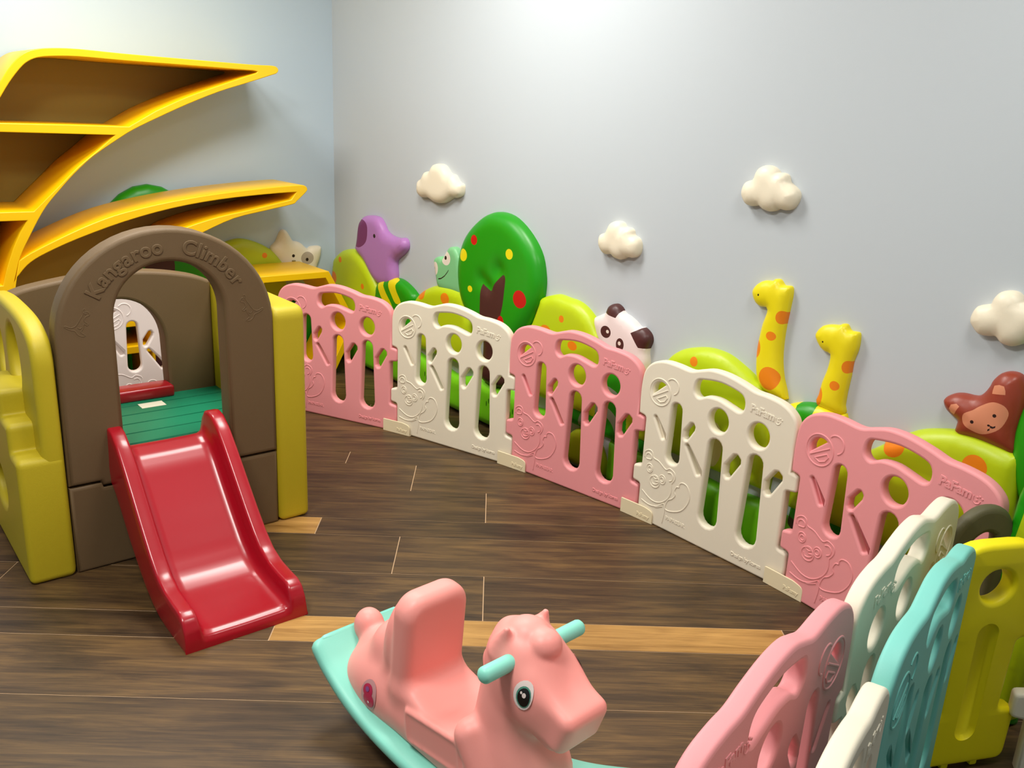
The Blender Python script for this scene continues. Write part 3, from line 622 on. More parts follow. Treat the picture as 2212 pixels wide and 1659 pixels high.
hill('hill1', 0.17, 'lime hill cushion in the room corner, orange spotted, under the purple elephant', G_H, left=(0.012, 0.45), right=(0.56, 0.30))
e = T['elephant']
cushion('elephant_cushion', smo(e['o'], 3), [(smo(e['ear'], 3), 1)]+spots(e['eye'], 2, 14), [M_PURPLE, M_PLUM, M_BLACK], 'R', 'purple elephant cushion with a plum ear, raising its trunk above a lime hill', 'wall cushion', t=0.045, r=0.05, off=0.001)
s1 = T['striped1']
o1 = [(0.50, 0.30), (0.515, 0.45)]+[tuple(p) for p in s1['o']]+[(0.90, 0.40), (0.92, 0.27)]
cushion('hill_cushion', crm(o1, 3, False), [(smo(s1['y1'], 3), 1), (smo(s1['y2'], 3), 1)], [M_GREEN, M_YELS], 'R', 'green hill cushion with yellow curved stripes below the elephant', 'wall cushion', 'striped hills on the right wall', t=0.05, r=0.045, off=0.002)
hill('hill2', 0.25, 'lime hill cushion with two big orange spots under the green frog', G_H, left=(0.86, 0.42), right=(1.40, 0.47), thick=0.05)
f = T['frog']
cushion('frog_cushion', smo(f['o'], 3), spots(f['w'], 1)+spots(f['p'], 2, 12)+[([(a, b+0.003) for a, b in f['m']]+[(a, b-0.003) for a, b in f['m'][::-1]], 2)], [M_FROG, M_INKW, M_BLACK], 'R', 'pale green smiling frog cushion peeking out beside the round tree', t=0.036, r=0.022, side=0.02)
t_ = dict(T['tree']); _to = [tuple(q) for q in t_['o']]
_k = _to.index((1.431, 0.463)); _to[_k+1:_k+3] = [(1.492, 0.43), (1.497, 0.33), (1.495, 0.22), (1.655, 0.22), (1.655, 0.33), (1.66, 0.42)]
t_['o'] = _to
t_['trunk'] = [tuple(q) for q in t_['trunk'] if q[1] > .5]
_j = max(range(len(t_['trunk'])), key=lambda i: -t_['trunk'][i][1]+ (t_['trunk'][i][0] > 1.6)*5)
t_['trunk'] = t_['trunk'][:_j+1]+[(1.655, 0.42), (1.67, 0.20), (1.48, 0.20), (1.490, 0.42)]+t_['trunk'][_j+1:]
cushion('tree_cushion', smo(t_['o'], 3), [(crm(t_['trunk'], 3), 1)]+spots(t_['r'], 2)+spots(t_['y'], 3), [M_GREEN, M_MAROON, M_RED, M_YELS], 'R', 'tall round green tree cushion with red and yellow dots and a forked maroon trunk', t=0.06, r=0.07, dents=((1.50, 0.70, 0.035, 0.016), (1.55, 0.675, 0.03, 0.016), (1.62, 0.76, 0.04, 0.018)))
hill('hill3', 0.25, 'lime hill cushion between the round tree and the panda', G_H, left=(1.77, 0.40), right=(2.29, 0.42), thick=0.05)
p = T['panda']
cushion('panda_cushion', smo(p['o'], 3), [(over(p['e1'], p['o']), 1), (over(p['e2'], p['o']), 1)]+spots(p['d'], 1)+spots(p['w'], 2, 14), [M_PANDA, M_MAROON, M_INKW], 'R', 'white panda head cushion with dark ears and eye patches, tilted behind a pink panel', t=0.042, r=0.045)
hill('hill4', 0.24, 'wide lime hill cushion left of the taller giraffe', G_H, left=(2.42, 0.40), right=(3.10, 0.38), thick=0.052, mats=(M_LIME, M_ORANGE, M_TANSP), extra=[(ell(2.865, .345, .045, .085, 20), 2)])
for k, lab in (('gir1', 'taller yellow giraffe cushion, orange spotted, right of the wide lime hill'), ('gir2', 'shorter yellow giraffe cushion standing on the green and yellow striped hill')):
    g = T[k]
    cushion('giraffe_cushion', smo(g['o'], 2), spots(g['sp'], 1)+spots(g['eye'], 2, 10), [M_YELS, M_ORANGE, M_BLACK], 'R', lab, group='giraffe cushions', t=0.036, r=0.035, grid=0.014)
s2 = T['striped2']
o2 = [tuple(q) for q in s2['o']]
cushion('hill_cushion', crm([(o2[0][0]-0.04, 0.3)]+o2+[(o2[-1][0]+0.06, 0.3)], 3, False), [(smo(s2['g'], 3), 1)], [M_YELS, M_GREEN], 'R', 'yellow and green striped hill cushion under the shorter giraffe', 'wall cushion', 'striped hills on the right wall', t=0.05, r=0.04)
hill('hill5', 0.22, 'lime hill cushion with large orange spots under the brown bear', G_H, left=(3.17, 0.30), right=(3.85, 0.36), thick=0.055)
b = T['bear']
mo = [tuple(q) for q in b['m']]
mouth = [(a, c+0.0028) for a, c in mo]+[(a, c-0.0028) for a, c in mo[::-1]]
cushion('bear_cushion', smo(b['o'], 3), [(smo(b['f'], 3), 1), (b['a'], 1), (b['b'], 1)]+spots(b['e'], 2, 12)+spots(b['n'], 2, 10)+[(mouth, 2)], [M_BEAR, M_FACE, M_BLACK], 'R', 'rust brown bear head cushion with a tan face above the last lime hill', t=0.05, r=0.06)
# second round tree, mostly outside the frame
cushion('tree_cushion', ell(4.10, 0.68, 0.295, 0.33, 60), [(ell(4.12, 0.42, 0.05, 0.12, 20), 1)], [M_GREEN, M_MAROON], 'R', 'round green tree cushion cut off by the right picture edge, beside the bear', t=0.055, r=0.07)
def arcp0(cx, cz, rx, rz): return [(cx+rx*math.cos(t), cz+rz*math.sin(t)) for t in np.linspace(0, math.pi, 36)]
G_C = 'cream clouds on the right wall'
for k, lab in (('cloud1', 'cream cloud cushion above the frog and the purple elephant'), ('cloud2', 'smallest cream cloud cushion, right of the round tree, lowest of the inner ones'),
               ('cloud3', 'cream cloud cushion highest on the wall, up above the taller giraffe'), ('cloud4', 'large cream cloud cushion cut by the right picture edge above the bear')):
    cushion('cloud_cushion', smo(T[k], 3), [], [M_IVORY], 'R', lab, group=G_C, t=0.045, r=0.045, side=0.016, grid=0.012)
def arcband(cx, cz, r0, r1): return [(cx+r0*math.cos(t), cz+r0*math.sin(t)) for t in np.linspace(-.2, math.pi+.2, 30)]+[(cx+r1*math.cos(t), cz+r1*math.sin(t)) for t in np.linspace(math.pi+.2, -.2, 30)]
cushion('hill_cushion', arcp0(2.30, .20, .235, .30)+[(2.07, .19), (2.53, .19)], [(arcband(2.30, .20, .215, .18), 1), (arcband(2.30, .20, .13, .09), 1)], [M_GREEN, M_GREYB], 'R', 'dark green hill cushion with grey arcs, seen through the slots of the middle pink panel', 'wall cushion', 'striped hills on the right wall', t=0.04, r=0.04)
cushion('hill_cushion', arcp0(2.20, .02, .13, .17)+[(2.07, .02), (2.33, .02)], [], [M_LIME2], 'R', 'low olive hill cushion at the wall foot behind the middle pink panel', 'wall cushion', t=0.045, r=0.04)
cushion('hill_cushion', arcp0(3.33, .12, .15, .36)+[(3.18, .1), (3.48, .1)], [([(3.2, .36), (3.5, .22), (3.5, .30), (3.2, .44)], 1), ([(3.15, .09), (3.5, .09), (3.5, .16), (3.15, .20)], 2)], [M_GREEN, M_BRNB, M_MAROON], 'R', 'dark green hill cushion with a brown band, behind the last pink panel', 'wall cushion', 'striped hills on the right wall', t=0.04, r=0.04)
# grassy bolster along the right wall foot
def grass_run(u0, u1, zt, label):
    pts = []
    n = int((u1-u0)/0.06)
    for i in range(n+1):
        u = u0+(u1-u0)*i/n
        pts.append((u, zt+0.012*math.sin(u*9)+0.008*math.sin(u*23)))
    out = pts+[(u1, 0.01), (u0, 0.01)]
    marks = []
    u = u0+0.1
    rr = random.Random(5)
    while u < u1-0.1:
        for k in range(3):
            uu = u+k*0.016; zz = zt-0.075+rr.uniform(-0.012, 0.012)
            marks.append((ell(uu, zz, 0.0035, 0.014, 10), 1))
        u += rr.uniform(0.13, 0.2)
    cushion('grass_cushion', out, marks, [M_GRASS, M_DKGR], 'R', label, group='grass bolsters along the right wall', t=0.05, r=0.045, grid=0.02)
grass_run(0.08, 2.05, 0.205, 'bright green grass bolster at the wall foot, behind the fence below the round tree')
grass_run(2.345, 3.8, 0.185, 'bright green grass bolster at the wall foot, behind the fence below the giraffes')

# left wall
l = T['ltree']
cushion('tree_cushion', [(q[0], max(q[1], .012)) for q in l['o']], [(fillet([(-1.12, 0.0), (-0.99, 0.0), (-0.95, 0.60), (-0.955, 0.70), (-1.10, 0.70), (-1.10, 0.60)], 0.03), 1), (ell(-1.27, 0.55, 0.04, 0.04), 2), (ell(-0.86, 0.42, 0.03, 0.03), 3)], [M_GREEN, M_MAROON, M_RED, M_YELS], 'L', 'dark green tree cushion on the left wall, behind the yellow tree shelf', t=0.056, r=0.07, off=0.004)
hill('lhill', 0.02, 'lime hill cushion on the left wall above the yellow cubby, behind its top', left=(-0.80, 0.52), right=(-0.32, 0.45), wall='L', mats=(M_LIME2, M_ORANGE))
c = T['cat']
cushion('cat_cushion', smo(c['o'], 3), spots(c['patch'], 1)+spots(c['e'], 2, 12), [M_IVORY, M_TAUPE, M_BLACK], 'L', 'cream cat head cushion with a taupe eye patch beside the room corner', t=0.042, r=0.045)
cushion('hill_cushion', crm([(-0.36, 0.02), (-0.34, 0.25), (-0.25, 0.36), (-0.12, 0.38), (-0.03, 0.3), (-0.02, 0.02)], 4, False), [], [M_GREEN], 'L', 'dark green hill cushion low on the left wall inside the yellow cubby', t=0.045, r=0.045)

# ------------------------------------------------------------------ yellow tree shelf and cubby
def frame_mesh(name, outer, holes, y0, y1):
    me = slab(name, outer, holes, y1-y0, 0.003, 1)
    me.transform(Matrix.Translation((0, y0, 0)))
    return me
def lerp_pts(p, n=3): return crm([tuple(q) for q in p], n)
up = [tuple(q) for q in T['upper_out']]
lo = [tuple(q) for q in T['lower_out']]
sh = empty('tree_bookshelf', (-1.3, -0.22, 0.0))
tag(sh, 'tall yellow tree-shaped bookshelf with leaf branches along the left wall', 'bookshelf')
def shp(name, me, mat):
    me.transform(Matrix.Translation((1.3, 0.22, 0)))
    return link(name, me, mat, sh)
YF, YB = -0.428, -0.012
YL = -0.075
c1 = crm(T['cell1'][2:-3], 3, False)+[tuple(q) for q in T['cell1'][-3:]]+[(-1.775, 1.297)]
leftU = [(-1.87, 1.18), (-1.905, 1.0), (-1.90, 0.8), (-1.865, 0.62), (-1.845, 0.3), (-1.845, 0.0)]
upper_outer = crm(up[2:], 3, False)
upper_poly = upper_outer+[(-1.752, 0.645), (-1.762, 0.60), (-1.765, 0.0)]+leftU[::-1]
c2 = [(-1.29, 1.26)]+crm(T['cell2'][2:-1], 3, False)+[(-1.86, 0.937), (-1.865, 1.0), (-1.838, 1.18), (-1.805, 1.262)]
c3 = [(-1.676, 0.901)]+crm(T['cell3'][2:], 3, False)+[(-1.832, 0.63), (-1.865, 0.8), (-1.862, 0.90)]
shp('upper_branch', frame_mesh('upper_branch', upper_poly, [c1, c2, c3], YF, YB), M_SHELF)
low_out = crm(lo, 3, False)+[(-1.345, 0.5), (-1.36, 0.4), (-1.36, 0.0), (-1.76, 0.0), (-1.758, 0.60), (-1.748, 0.645)]
cl = [tuple(q) for q in T['cellL']]
low_cell = crm(cl[:11], 3, False)+[(-1.732, 0.42), (-1.392, 0.42)]+[(-1.38, 0.50), (-1.335, 0.585)]+crm(cl[14:], 3, False)
low_c2 = [(-1.732, 0.39), (-1.392, 0.39), (-1.392, 0.29), (-1.732, 0.29)]
low_c3 = [(-1.732, 0.26), (-1.392, 0.26), (-1.392, 0.04), (-1.732, 0.04)]
shp('lower_branch', frame_mesh('lower_branch', low_out, [low_cell, low_c2, low_c3], YF, YL), M_SHELF)
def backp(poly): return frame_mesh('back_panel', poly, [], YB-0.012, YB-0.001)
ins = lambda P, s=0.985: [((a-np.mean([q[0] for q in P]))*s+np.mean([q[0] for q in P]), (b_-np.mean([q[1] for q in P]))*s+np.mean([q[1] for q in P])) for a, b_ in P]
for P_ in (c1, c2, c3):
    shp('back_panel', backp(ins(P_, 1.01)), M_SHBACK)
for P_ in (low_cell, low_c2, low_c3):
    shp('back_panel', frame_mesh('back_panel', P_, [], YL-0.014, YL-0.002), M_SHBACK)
# small stepped box at the foot of the shelf, seen through the climber
sb = empty('step_box', (-1.27, -0.22, 0))
tag(sb, 'small yellow open step box at the foot of the tree bookshelf', 'storage cubby')
me = slab('frame', [(-1.335, 0.0), (-1.19, 0.0), (-1.19, 0.425), (-1.335, 0.425)], [[(-1.32, 0.297), (-1.205, 0.297), (-1.205, 0.393), (-1.32, 0.393)], [(-1.32, 0.02), (-1.205, 0.02), (-1.205, 0.263), (-1.32, 0.263)]], 0.35, 0.003, 1)
me.transform(Matrix.Translation((1.27, YF+0.22, 0))); link('frame', me, M_SHELF, sb)
# hexagonal cubby
cb_ = empty('hexagon_cubby', (-0.456, -0.22, 0))
tag(cb_, 'bright yellow hexagonal open cubby on the floor left of the room corner', 'storage cubby')
hexo = [(-0.648, 0.581), (-0.264, 0.581), (-0.095, 0.275), (-0.245, 0.0), (-0.667, 0.0), (-0.817, 0.275)]
hexi = [(-0.628, 0.548), (-0.284, 0.548), (-0.134, 0.275), (-0.266, 0.035), (-0.646, 0.035), (-0.778, 0.275)]
me = slab('frame', hexo, [hexi], 0.36, 0.002, 1); me.transform(Matrix.Translation((0.456, YF+0.22, 0)))
link('frame', me, M_SHELF, cb_)
me = box('screw_cap', (0.012, 0.012, 0.002)); bm = bmesh.new(); bmesh.ops.create_cone(bm, cap_ends=True, segments=20, radius1=0.011, radius2=0.010, depth=0.003)
for v in bm.verts: v.co += Vector((-0.285+0.456, -0.05+0.22, 0.5825))
link('screw_cap', from_bm('screw_cap', bm), M_SHBACK, cb_)

# ------------------------------------------------------------------ play fence panels
P_OUT = [(-.057, 0), (-.057, .138), (-.095, .140), (-.095, .202), (-.057, .210), (-.057, .398), (-.091, .404), (-.093, .48), (-.089, .538), (-.077, .574), (-.047, .604), (.002, .621), (.060, .622), (.122, .617),
         (.162, .628), (.212, .642), (.275, .641), (.342, .628), (.390, .615), (.436, .613), (.492, .604), (.532, .583), (.554, .550), (.557, .48), (.556, .395), (.585, .391), (.586, .335), (.547, .330), (.547, .128), (.583, .123), (.585, .07), (.583, .0)]
def panel_outline():
    a = fillet(P_OUT[0:7], [0, .012, .012, .012, .012, .012, 0], 3)
    b_ = crm(P_OUT[6:24], 4, False)
    c_ = fillet(P_OUT[24:], [0, .012, .012, .012, .012, .012, .012, 0], 3)
    return a[:-1]+b_+c_
def slot(xt, zt, wt, xb, zb, wb, n=8):
    return [(xt+wt/2*math.cos(math.pi*k/n), zt-wt/2+wt/2*math.sin(math.pi*k/n)) for k in range(n+1)]+[(xb-wb/2*math.cos(math.pi*k/n), zb+wb/2-wb/2*math.sin(math.pi*k/n)) for k in range(n+1)]
def panel_holes():
    H = [slot(.262, .410, .056, .262, .086, .078), slot(.4255, .408, .055, .4245, .084, .078), slot(.0825, .486, .045, .083, .258, .060)]
    H += [ell(.2625, .476, .0395, .0415, 32), ell(.424, .4745, .0395, .0420, 32)]
    H.append(crm([(.150, .563), (.158, .588), (.182, .598), (.255, .606), (.328, .594), (.352, .577), (.355, .546), (.338, .531), (.300, .539), (.251, .550), (.205, .547), (.173, .533), (.154, .544)], 4))
    def slash(a, b_, w1, w2):
        d = np.array(b_)-np.array(a); d = d/np.hypot(*d); n = np.array((-d[1], d[0]))
        return fillet([tuple(np.array(a)+n*w1/2), tuple(np.array(b_)+n*w2/2), tuple(np.array(b_)-n*w2/2), tuple(np.array(a)-n*w1/2)], 0.006, 3)
    H.append(slash((-.012, .413), (.037, .343), .010, .022))
    H.append(slash((.142, .353), (.208, .264), .012, .026))
    for q in ([(.160, .436), (.168, .425), (.166, .412), (.140, .369), (.130, .367), (.124, .376), (.125, .398), (.150, .433)], [(.354, .384), (.367, .372), (.368, .358), (.331, .296), (.319, .291), (.310, .302), (.310, .336), (.341, .381)], [(.514, .382), (.528, .371), (.529, .357), (.493, .294), (.480, .290), (.471, .302), (.471, .335), (.501, .379)]):
        H.append(fillet(q, 0.006, 3))
    c = (.001, .506); r = .036
    H.append([(c[0]+r*math.cos(t), c[1]+r*math.sin(t)) for t in [math.radians(46+ (190-46)*k/12+ 12) for k in range(13)]])
    return H
PT = 0.036
ME_PANEL = {}
def circ(cx, cz, r, a0=0, a1=360, n=24, rx=None):
    return [(cx+(rx or r)*math.cos(math.radians(a0+(a1-a0)*k/n)), cz+r*math.sin(math.radians(a0+(a1-a0)*k/n))) for k in range(n+(0 if a1-a0 == 360 else 1))]
def bz(x, y): return (-.043+(x-130)*.000642+(y-710)*.0000433, .271-(y-710)*.000539+(x-130)*.000194)
def bzl(pts, n=4, closed=False): return (crm([bz(*q) for q in pts], n, closed), closed)
LOGO = [(circ(.001, .506, .049, n=36), True), (circ(.055, .540, .028, -70, 140, 14), False),
        ([(-.030, .484), (.036, .522)], False), ([(-.012, .478), (.030, .502), (.036, .494), (.026, .478), (.006, .470), (-.012, .478)], False)]
BEAR = [bzl([(128, 752), (130, 718), (160, 705), (185, 722), (195, 760), (235, 785), (285, 838), (315, 832), (350, 865), (350, 905), (328, 935)]),
        bzl([(140, 760), (142, 735), (160, 728), (178, 745), (178, 770), (150, 768)], closed=True),
        bzl([(300, 860), (322, 862), (336, 885), (330, 912), (312, 918)]),
        bzl([(328, 935), (325, 1000), (295, 1050), (240, 1075), (180, 1055), (115, 990)]),
        bzl([(112, 1060), (170, 1095), (225, 1102), (275, 1078)]),
        bzl([(280, 1078), (285, 1130), (268, 1215)]), bzl([(205, 1100), (225, 1108), (268, 1098)]),
        (crm([bz(a, b_) for a, b_ in [(288, 1112), (330, 1130), (400, 1118), (445, 1065), (458, 1005), (438, 945), (405, 925), (385, 935), (382, 955), (365, 955), (350, 985), (358, 1012), (335, 1040), (305, 1055)]], 3), True),
        (circ(*bz(167, 833), .0165, rx=.0145), True), (circ(*bz(262, 910), .0165, rx=.0145), True),
        (circ(*bz(170, 836), .0085), True), (circ(*bz(259, 910), .0085), True),
        (circ(*bz(206, 928), .022, rx=.0235), True), (circ(*bz(212, 896), .0065, rx=.011), True), bzl([(185, 918), (192, 940), (212, 948), (232, 940), (236, 925)]), bzl([(212, 905), (212, 925), (235, 927)])]
def relief_meshes(back=False):
    y = PT if back else 0.0
    out = []
    def fl(P): return [([(.46-a, b_) for a, b_ in pts], c_) for pts, c_ in P] if False else P
    L_ = lines_mesh('logo_relief', LOGO, 0.0026, y, 0.85)
    B_ = lines_mesh('bear_relief', BEAR, 0.0024, y, 0.85)
    return L_, B_
def place_text(s, size, p0, p1, y, back=False, bold=0.0, depth=0.002, sp=1.0):
    """raised words from p0 to p1 (local XZ) on face y."""
    me = text_mesh('raised_text', s, size, depth, 0.0009, bold=bold, spacing=sp)
    xs = [v.co.x for v in me.vertices]; w = max(xs)-min(xs)
    L_ = math.hypot(p1[0]-p0[0], p1[1]-p0[1]); k = L_/w; ang = math.atan2(p1[1]-p0[1], p1[0]-p0[0])
    me.transform(Matrix.Scale(k, 4))
    if back:
        me.transform(Matrix.Rotation(math.pi, 4, 'Z')); ang = -ang
        me.transform(Matrix.Rotation(ang, 4, 'Y'))
        me.transform(Matrix.Translation((p1[0], y, p1[1])))
    else:
        me.transform(Matrix.Rotation(-ang, 4, 'Y'))
        me.transform(Matrix.Translation((p0[0], y, p0[1])))
    return me
ME_P = slab('fence_panel', panel_outline(), panel_holes(), PT, 0.0085, 3)
ME_P = join_meshes('safety_fence', [(ME_P, Matrix.Identity(4)), (box('web', (.075, .006, .11), 0, 1, (.012, PT/2, .378)), Matrix.Identity(4))])
ME_L, ME_B = relief_meshes()
ME_LB, ME_BB = relief_meshes(True)
TX = {False: [place_text('PaFam', .04, (.381, .548), (.472, .540), 0, bold=.0008), place_text('PAPABEAR', .03, (.083, .046), (.173, .046), 0, bold=.0006), place_text('Design by korea', .02, (.377, .033), (.498, .033), 0)],
      True: [place_text('PaFam', .04, (.381, .548), (.472, .540), PT, True, bold=.0008)]}
YSM = {k: lines_mesh('smile_relief', [(crm([(.479, .553), (.479, .540), (.486, .533), (.495, .536), (.498, .543)], 4, False), False)]+[(circ(a, b_, .0016, n=8), True) for a, b_ in ((.488, .551), (.495, .554), (.502, .550), (.488, .543))], 0.0016, PT if k else 0, 1.0) for k in (False, True)}
if True:  # mirror: seen from the back the smile follows the last letter
    me = YSM[True]
    for v in me.vertices: v.co.x = 0.853-v.co.x
    me.flip_normals()
def material_copy(me, mat):
    m2 = me.copy(); m2.materials.clear(); m2.materials.append(mat); return m2
CACHE = {}
def fence_panel(x, y, yaw, mat, label, group='fence panels of the play ring', back=False):
    key = mat.name
    if key not in CACHE:
        CACHE[key] = dict(p=material_copy(ME_P, mat), l=material_copy(ME_L, mat), b=material_copy(ME_B, mat), lb=material_copy(ME_LB, mat), bb=material_copy(ME_BB, mat),
                          t=[material_copy(m, mat) for m in TX[False]], tb=[material_copy(m, mat) for m in TX[True]], y=material_copy(YSM[False], mat), yb=material_copy(YSM[True], mat))
    C_ = CACHE[key]
    root = link('safety_fence', C_['p'], None, None, (x, y, 0), math.radians(yaw))
    tag(root, label, 'play fence panel', group)
    if back:
        link('logo_relief', C_['lb'], None, root); link('bear_relief', C_['bb'], None, root)
        for m in C_['tb']: link('raised_text', m, None, root)
        link('smile_relief', C_['yb'], None, root)
    else:
        link('logo_relief', C_['l'], None, root); link('bear_relief', C_['b'], None, root)
        for m in C_['t']: link('raised_text', m, None, root)
        link('smile_relief', C_['y'], None, root)
    return root
FP = [(-0.678, -0.850, -64.675, M_PINK, 'pink play fence panel farthest along the run, beside the yellow hexagon cubby'),
      (-0.410, -1.433, -73.141, M_CREAM, 'cream play fence panel in front of the round green tree cushion'),
      (-0.235, -2.050, -81.319, M_PINK, 'pink play fence panel below the panda cushion'),
      (-0.151, -2.692, -90.088, M_CREAM, 'cream play fence panel in front of the wide lime hill and taller giraffe'),
      (-0.169, -3.343, -97.289, M_PINK, 'pink play fence panel at the end of the run, below the brown bear')]
for q in FP: fence_panel(*q)
fence_panel(-1.449, -0.711, -0.94, M_WHITE, 'white play fence panel seen through the arches of the climber')
fence_panel(-2.209, -0.931, 30, M_PINK, 'pink play fence panel at the far left, behind the yellow climber side')
def backshift(x, y, yaw, t=PT):
    a = math.radians(yaw); return x+math.sin(a)*t, y-math.cos(a)*t
gx, gy = backshift(-0.478, -3.872, 189.77)
fence_panel(gx, gy, 189.77, M_CREAM, 'cream play fence panel seen edge-on, between the near pink and the teal one', back=True)
fx, fy = backshift(-1.118, -3.982, 191.32)
fence_panel(fx, fy, 191.32, M_PINK, 'near pink play fence panel seen edge-on, right of the rocking horse', back=True)
G2 = 'fence panels of the second ring at right'
fence_panel(-1.124, -4.110, 13.14, M_TEAL, 'teal play fence panel, the only blue-green one, standing at right', G2)
fence_panel(-1.730, -4.292, 17.4, M_CREAM, 'nearest cream play fence panel at the bottom edge, in front of the teal one', G2)
fence_panel(-0.381, -4.151, -55, M_CREAM, 'cream play fence panel cut by the lower right corner, beside the yellow panel', G2)

# foot clips under the joints
def foot_mesh():
    out = fillet([(0, 0), (.150, 0), (.150, .050), (.110, .058), (0, .058)], [.002, .002, .02, .06, .004], 4)
    f_ = slab('foot', out, [], 0.005, 0.0015, 2)
    b_ = slab('foot', out, [], 0.005, 0.0015, 2)
    s_ = box('s', (.150, .052, .003))
    return join_meshes('fence_foot', [(f_, Matrix.Translation((0, -.011, 0))), (b_, Matrix.Translation((0, .040, 0))), (s_, Matrix.Translation((.075, .017, .0015)))])
ME_FT = foot_mesh()
ME_FTX = place_text('PaFamy', .03, (.078, .016), (.136, .015), -.011, bold=.0006)
for i in range(4):
    x, y, yaw, _, _ = FP[i]; a = math.radians(yaw)
    px, py = x+.521*math.cos(a), y+.521*math.sin(a)
    a2 = math.radians((yaw+FP[i+1][2])/2)
    me = material_copy(ME_FT, M_FOOT); o = link('floor_clip', me, None, None, (px, py, 0), a2)
    tag(o, ['ivory foot clip under the joint of the farthest pink and first cream panel', 'ivory foot clip under the joint left of the middle pink panel', 'ivory foot clip under the joint right of the middle pink panel', 'ivory foot clip nearest the rocking horse, joining the last cream and pink panels'][i], 'fence clip', 'floor clips of the play fence')
    link('raised_text', material_copy(ME_FTX, M_FOOT), None, o)

# narrow yellow panel
def yellow_panel():
    out = fillet([(-.079, .016), (.173, .016), (.177, .155), (.128, .160), (.135, .340), (.165, .345), (.168, .585), (-.074, .585), (-.071, .345), (-.041, .340), (-.034, .160), (-.083, .155)],
                 [.03, .03, .012, .012, .012, .012, .085, .085, .012, .012, .012, .012], 6)
    front = slab('yellow_panel', out, [ell(.047, .483, .042, .040, 36)], 0.045, 0.012, 4)
    cut = bmesh.new()
    pl = slot(.048, .392, .056, .045, .086, .054, 16)
    for f_ in ((0, -.01), (1, .012)): pass
    ro = [cut.verts.new((x_*1.0, -.01, z_)) for x_, z_ in [(.0465+(a_-.0465)*1.12, .24+(c_-.24)*1.03) for a_, c_ in pl]]
    r1 = [cut.verts.new((a_, .002, c_)) for a_, c_ in pl]
    r2 = [cut.verts.new((.0465+(a_-.0465)*.72, .010, .24+(c_-.24)*.95)) for a_, c_ in pl]
    n_ = len(pl)
    for A_, B_ in ((ro, r1), (r1, r2)):
        for i in range(n_): cut.faces.new((A_[i], A_[(i+1) % n_], B_[(i+1) % n_], B_[i]))
    cut.faces.new(ro[::-1]); cut.faces.new(r2)
    bmesh.ops.recalc_face_normals(cut, faces=cut.faces)
    cme = bpy.data.meshes.new('cut'); cut.to_mesh(cme); cut.free()
    oa = bpy.data.objects.new('oa', front); ob_ = bpy.data.objects.new('ob', cme); COL.objects.link(oa); COL.objects.link(ob_)
    md = oa.modifiers.new('b', 'BOOLEAN'); md.operation = 'DIFFERENCE'; md.object = ob_; md.solver = 'EXACT'
    me = bpy.data.meshes.new_from_object(oa.evaluated_get(bpy.context.evaluated_depsgraph_get()))
    bpy.data.objects.remove(oa); bpy.data.objects.remove(ob_)
    me.materials.clear(); smooth(me, 45)
    o = link('narrow_safety_fence', me, M_YELP, None, (-.57, -4.0, 0), math.radians(-25))
    tag(o, 'narrow bright yellow fence panel with one round hole, right of the teal panel', 'play fence panel', G2)
    for s in ((.02, .018), (.10, .018)):
        link('foot_nub', box('n', (.02, .03, .02), .004, 2, (s[0], .024, s[1]-.007)), M_YELP, o)
yellow_panel()
# grey-brown arch and green board behind the yellow panel
o = link('toy_arch', slab('toy_arch', crm([(-.112, 0), (-.115, .30), (-.108, .44), (-.080, .522), (-.03, .568), (.03, .568), (.065, .525), (.080, .44), (.085, .30), (.085, 0)], 5, False),
     [crm([(-.056, .04), (-.060, .30), (-.056, .42), (-.040, .475), (-.012, .503), (.012, .500), (.022, .47), (.024, .28), (.02, .04)], 5)], .036, .014, 4), M_GREY, None, (-.318, -3.905, 0), math.radians(-30))
tag(o, 'small grey-brown plastic toy arch between the last pink panel and the yellow one', 'play arch')
bo = [(3.925, 0), (3.915, .40), (3.925, .60), (3.96, .78), (4.03, .86), (4.03, 0)]
bi = [(3.945, .02), (3.935, .40), (3.955, .60), (3.985, .70), (4.03, .78), (4.03, .02)]
cushion('foam_board', [(a, b_) for a, b_ in bo], [([(a, b_) for a, b_ in bi], 1)], [M_GREEN, M_LIME], 'R', 'upright lime foam board with a green rim at the right picture edge', 'foam board', t=.05, r=.02, off=.22)

# ------------------------------------------------------------------ climber
cl_ = empty('toddler_climber', (-1.59, -1.6, 0))
tag(cl_, 'brown and olive yellow plastic toddler climber with arches and a red slide', 'toddler climber')
def cpart(name, me, mat, parent=cl_, off=(1.59, 1.6, 0)):
    me.transform(Matrix.Translation(off)); return link(name, me, mat, parent)
def arcp(cx, cz, rx, rz, a0, a1, n=28):
    return [(cx+rx*math.cos(math.radians(a0+(a1-a0)*k/n)), cz+rz*math.sin(math.radians(a0+(a1-a0)*k/n))) for k in range(n+1)]
# front arch: outer edge, inner opening
fo = [(-1.260, .268), (-1.260, .735)]+arcp(-1.590, .735, .330, .317, 4, 176)+[(-1.920, .735), (-1.925, .284), (-1.835, .284), (-1.83, .268)]
fi = [(-1.422, .268)]
fo = [(-1.260, .272), (-1.258, .735)]+arcp(-1.590, .735, .332, .317, 4, 176)+[(-1.922, .735), (-1.927, .288), (-1.838, .288), (-1.833, .272), (-1.757, .272), (-1.757, .79)]+arcp(-1.589, .785, .168, .166, 176, 4)+[(-1.421, .79), (-1.421, .272)]
me = slab('front_arch', fo, [], .085, .014, 4); me.transform(Matrix.Translation((0, -1.95, 0)))
fa = cpart('front_arch', me, M_BROWN)
me = slab('front_base', [(-1.927, 0), (-1.264, 0), (-1.262, .266), (-1.828, .266), (-1.833, .282), (-1.927, .282)], [], .085, .010, 3); me.transform(Matrix.Translation((0, -1.948, 0)))
cpart('front_base', me, M_BROWN)
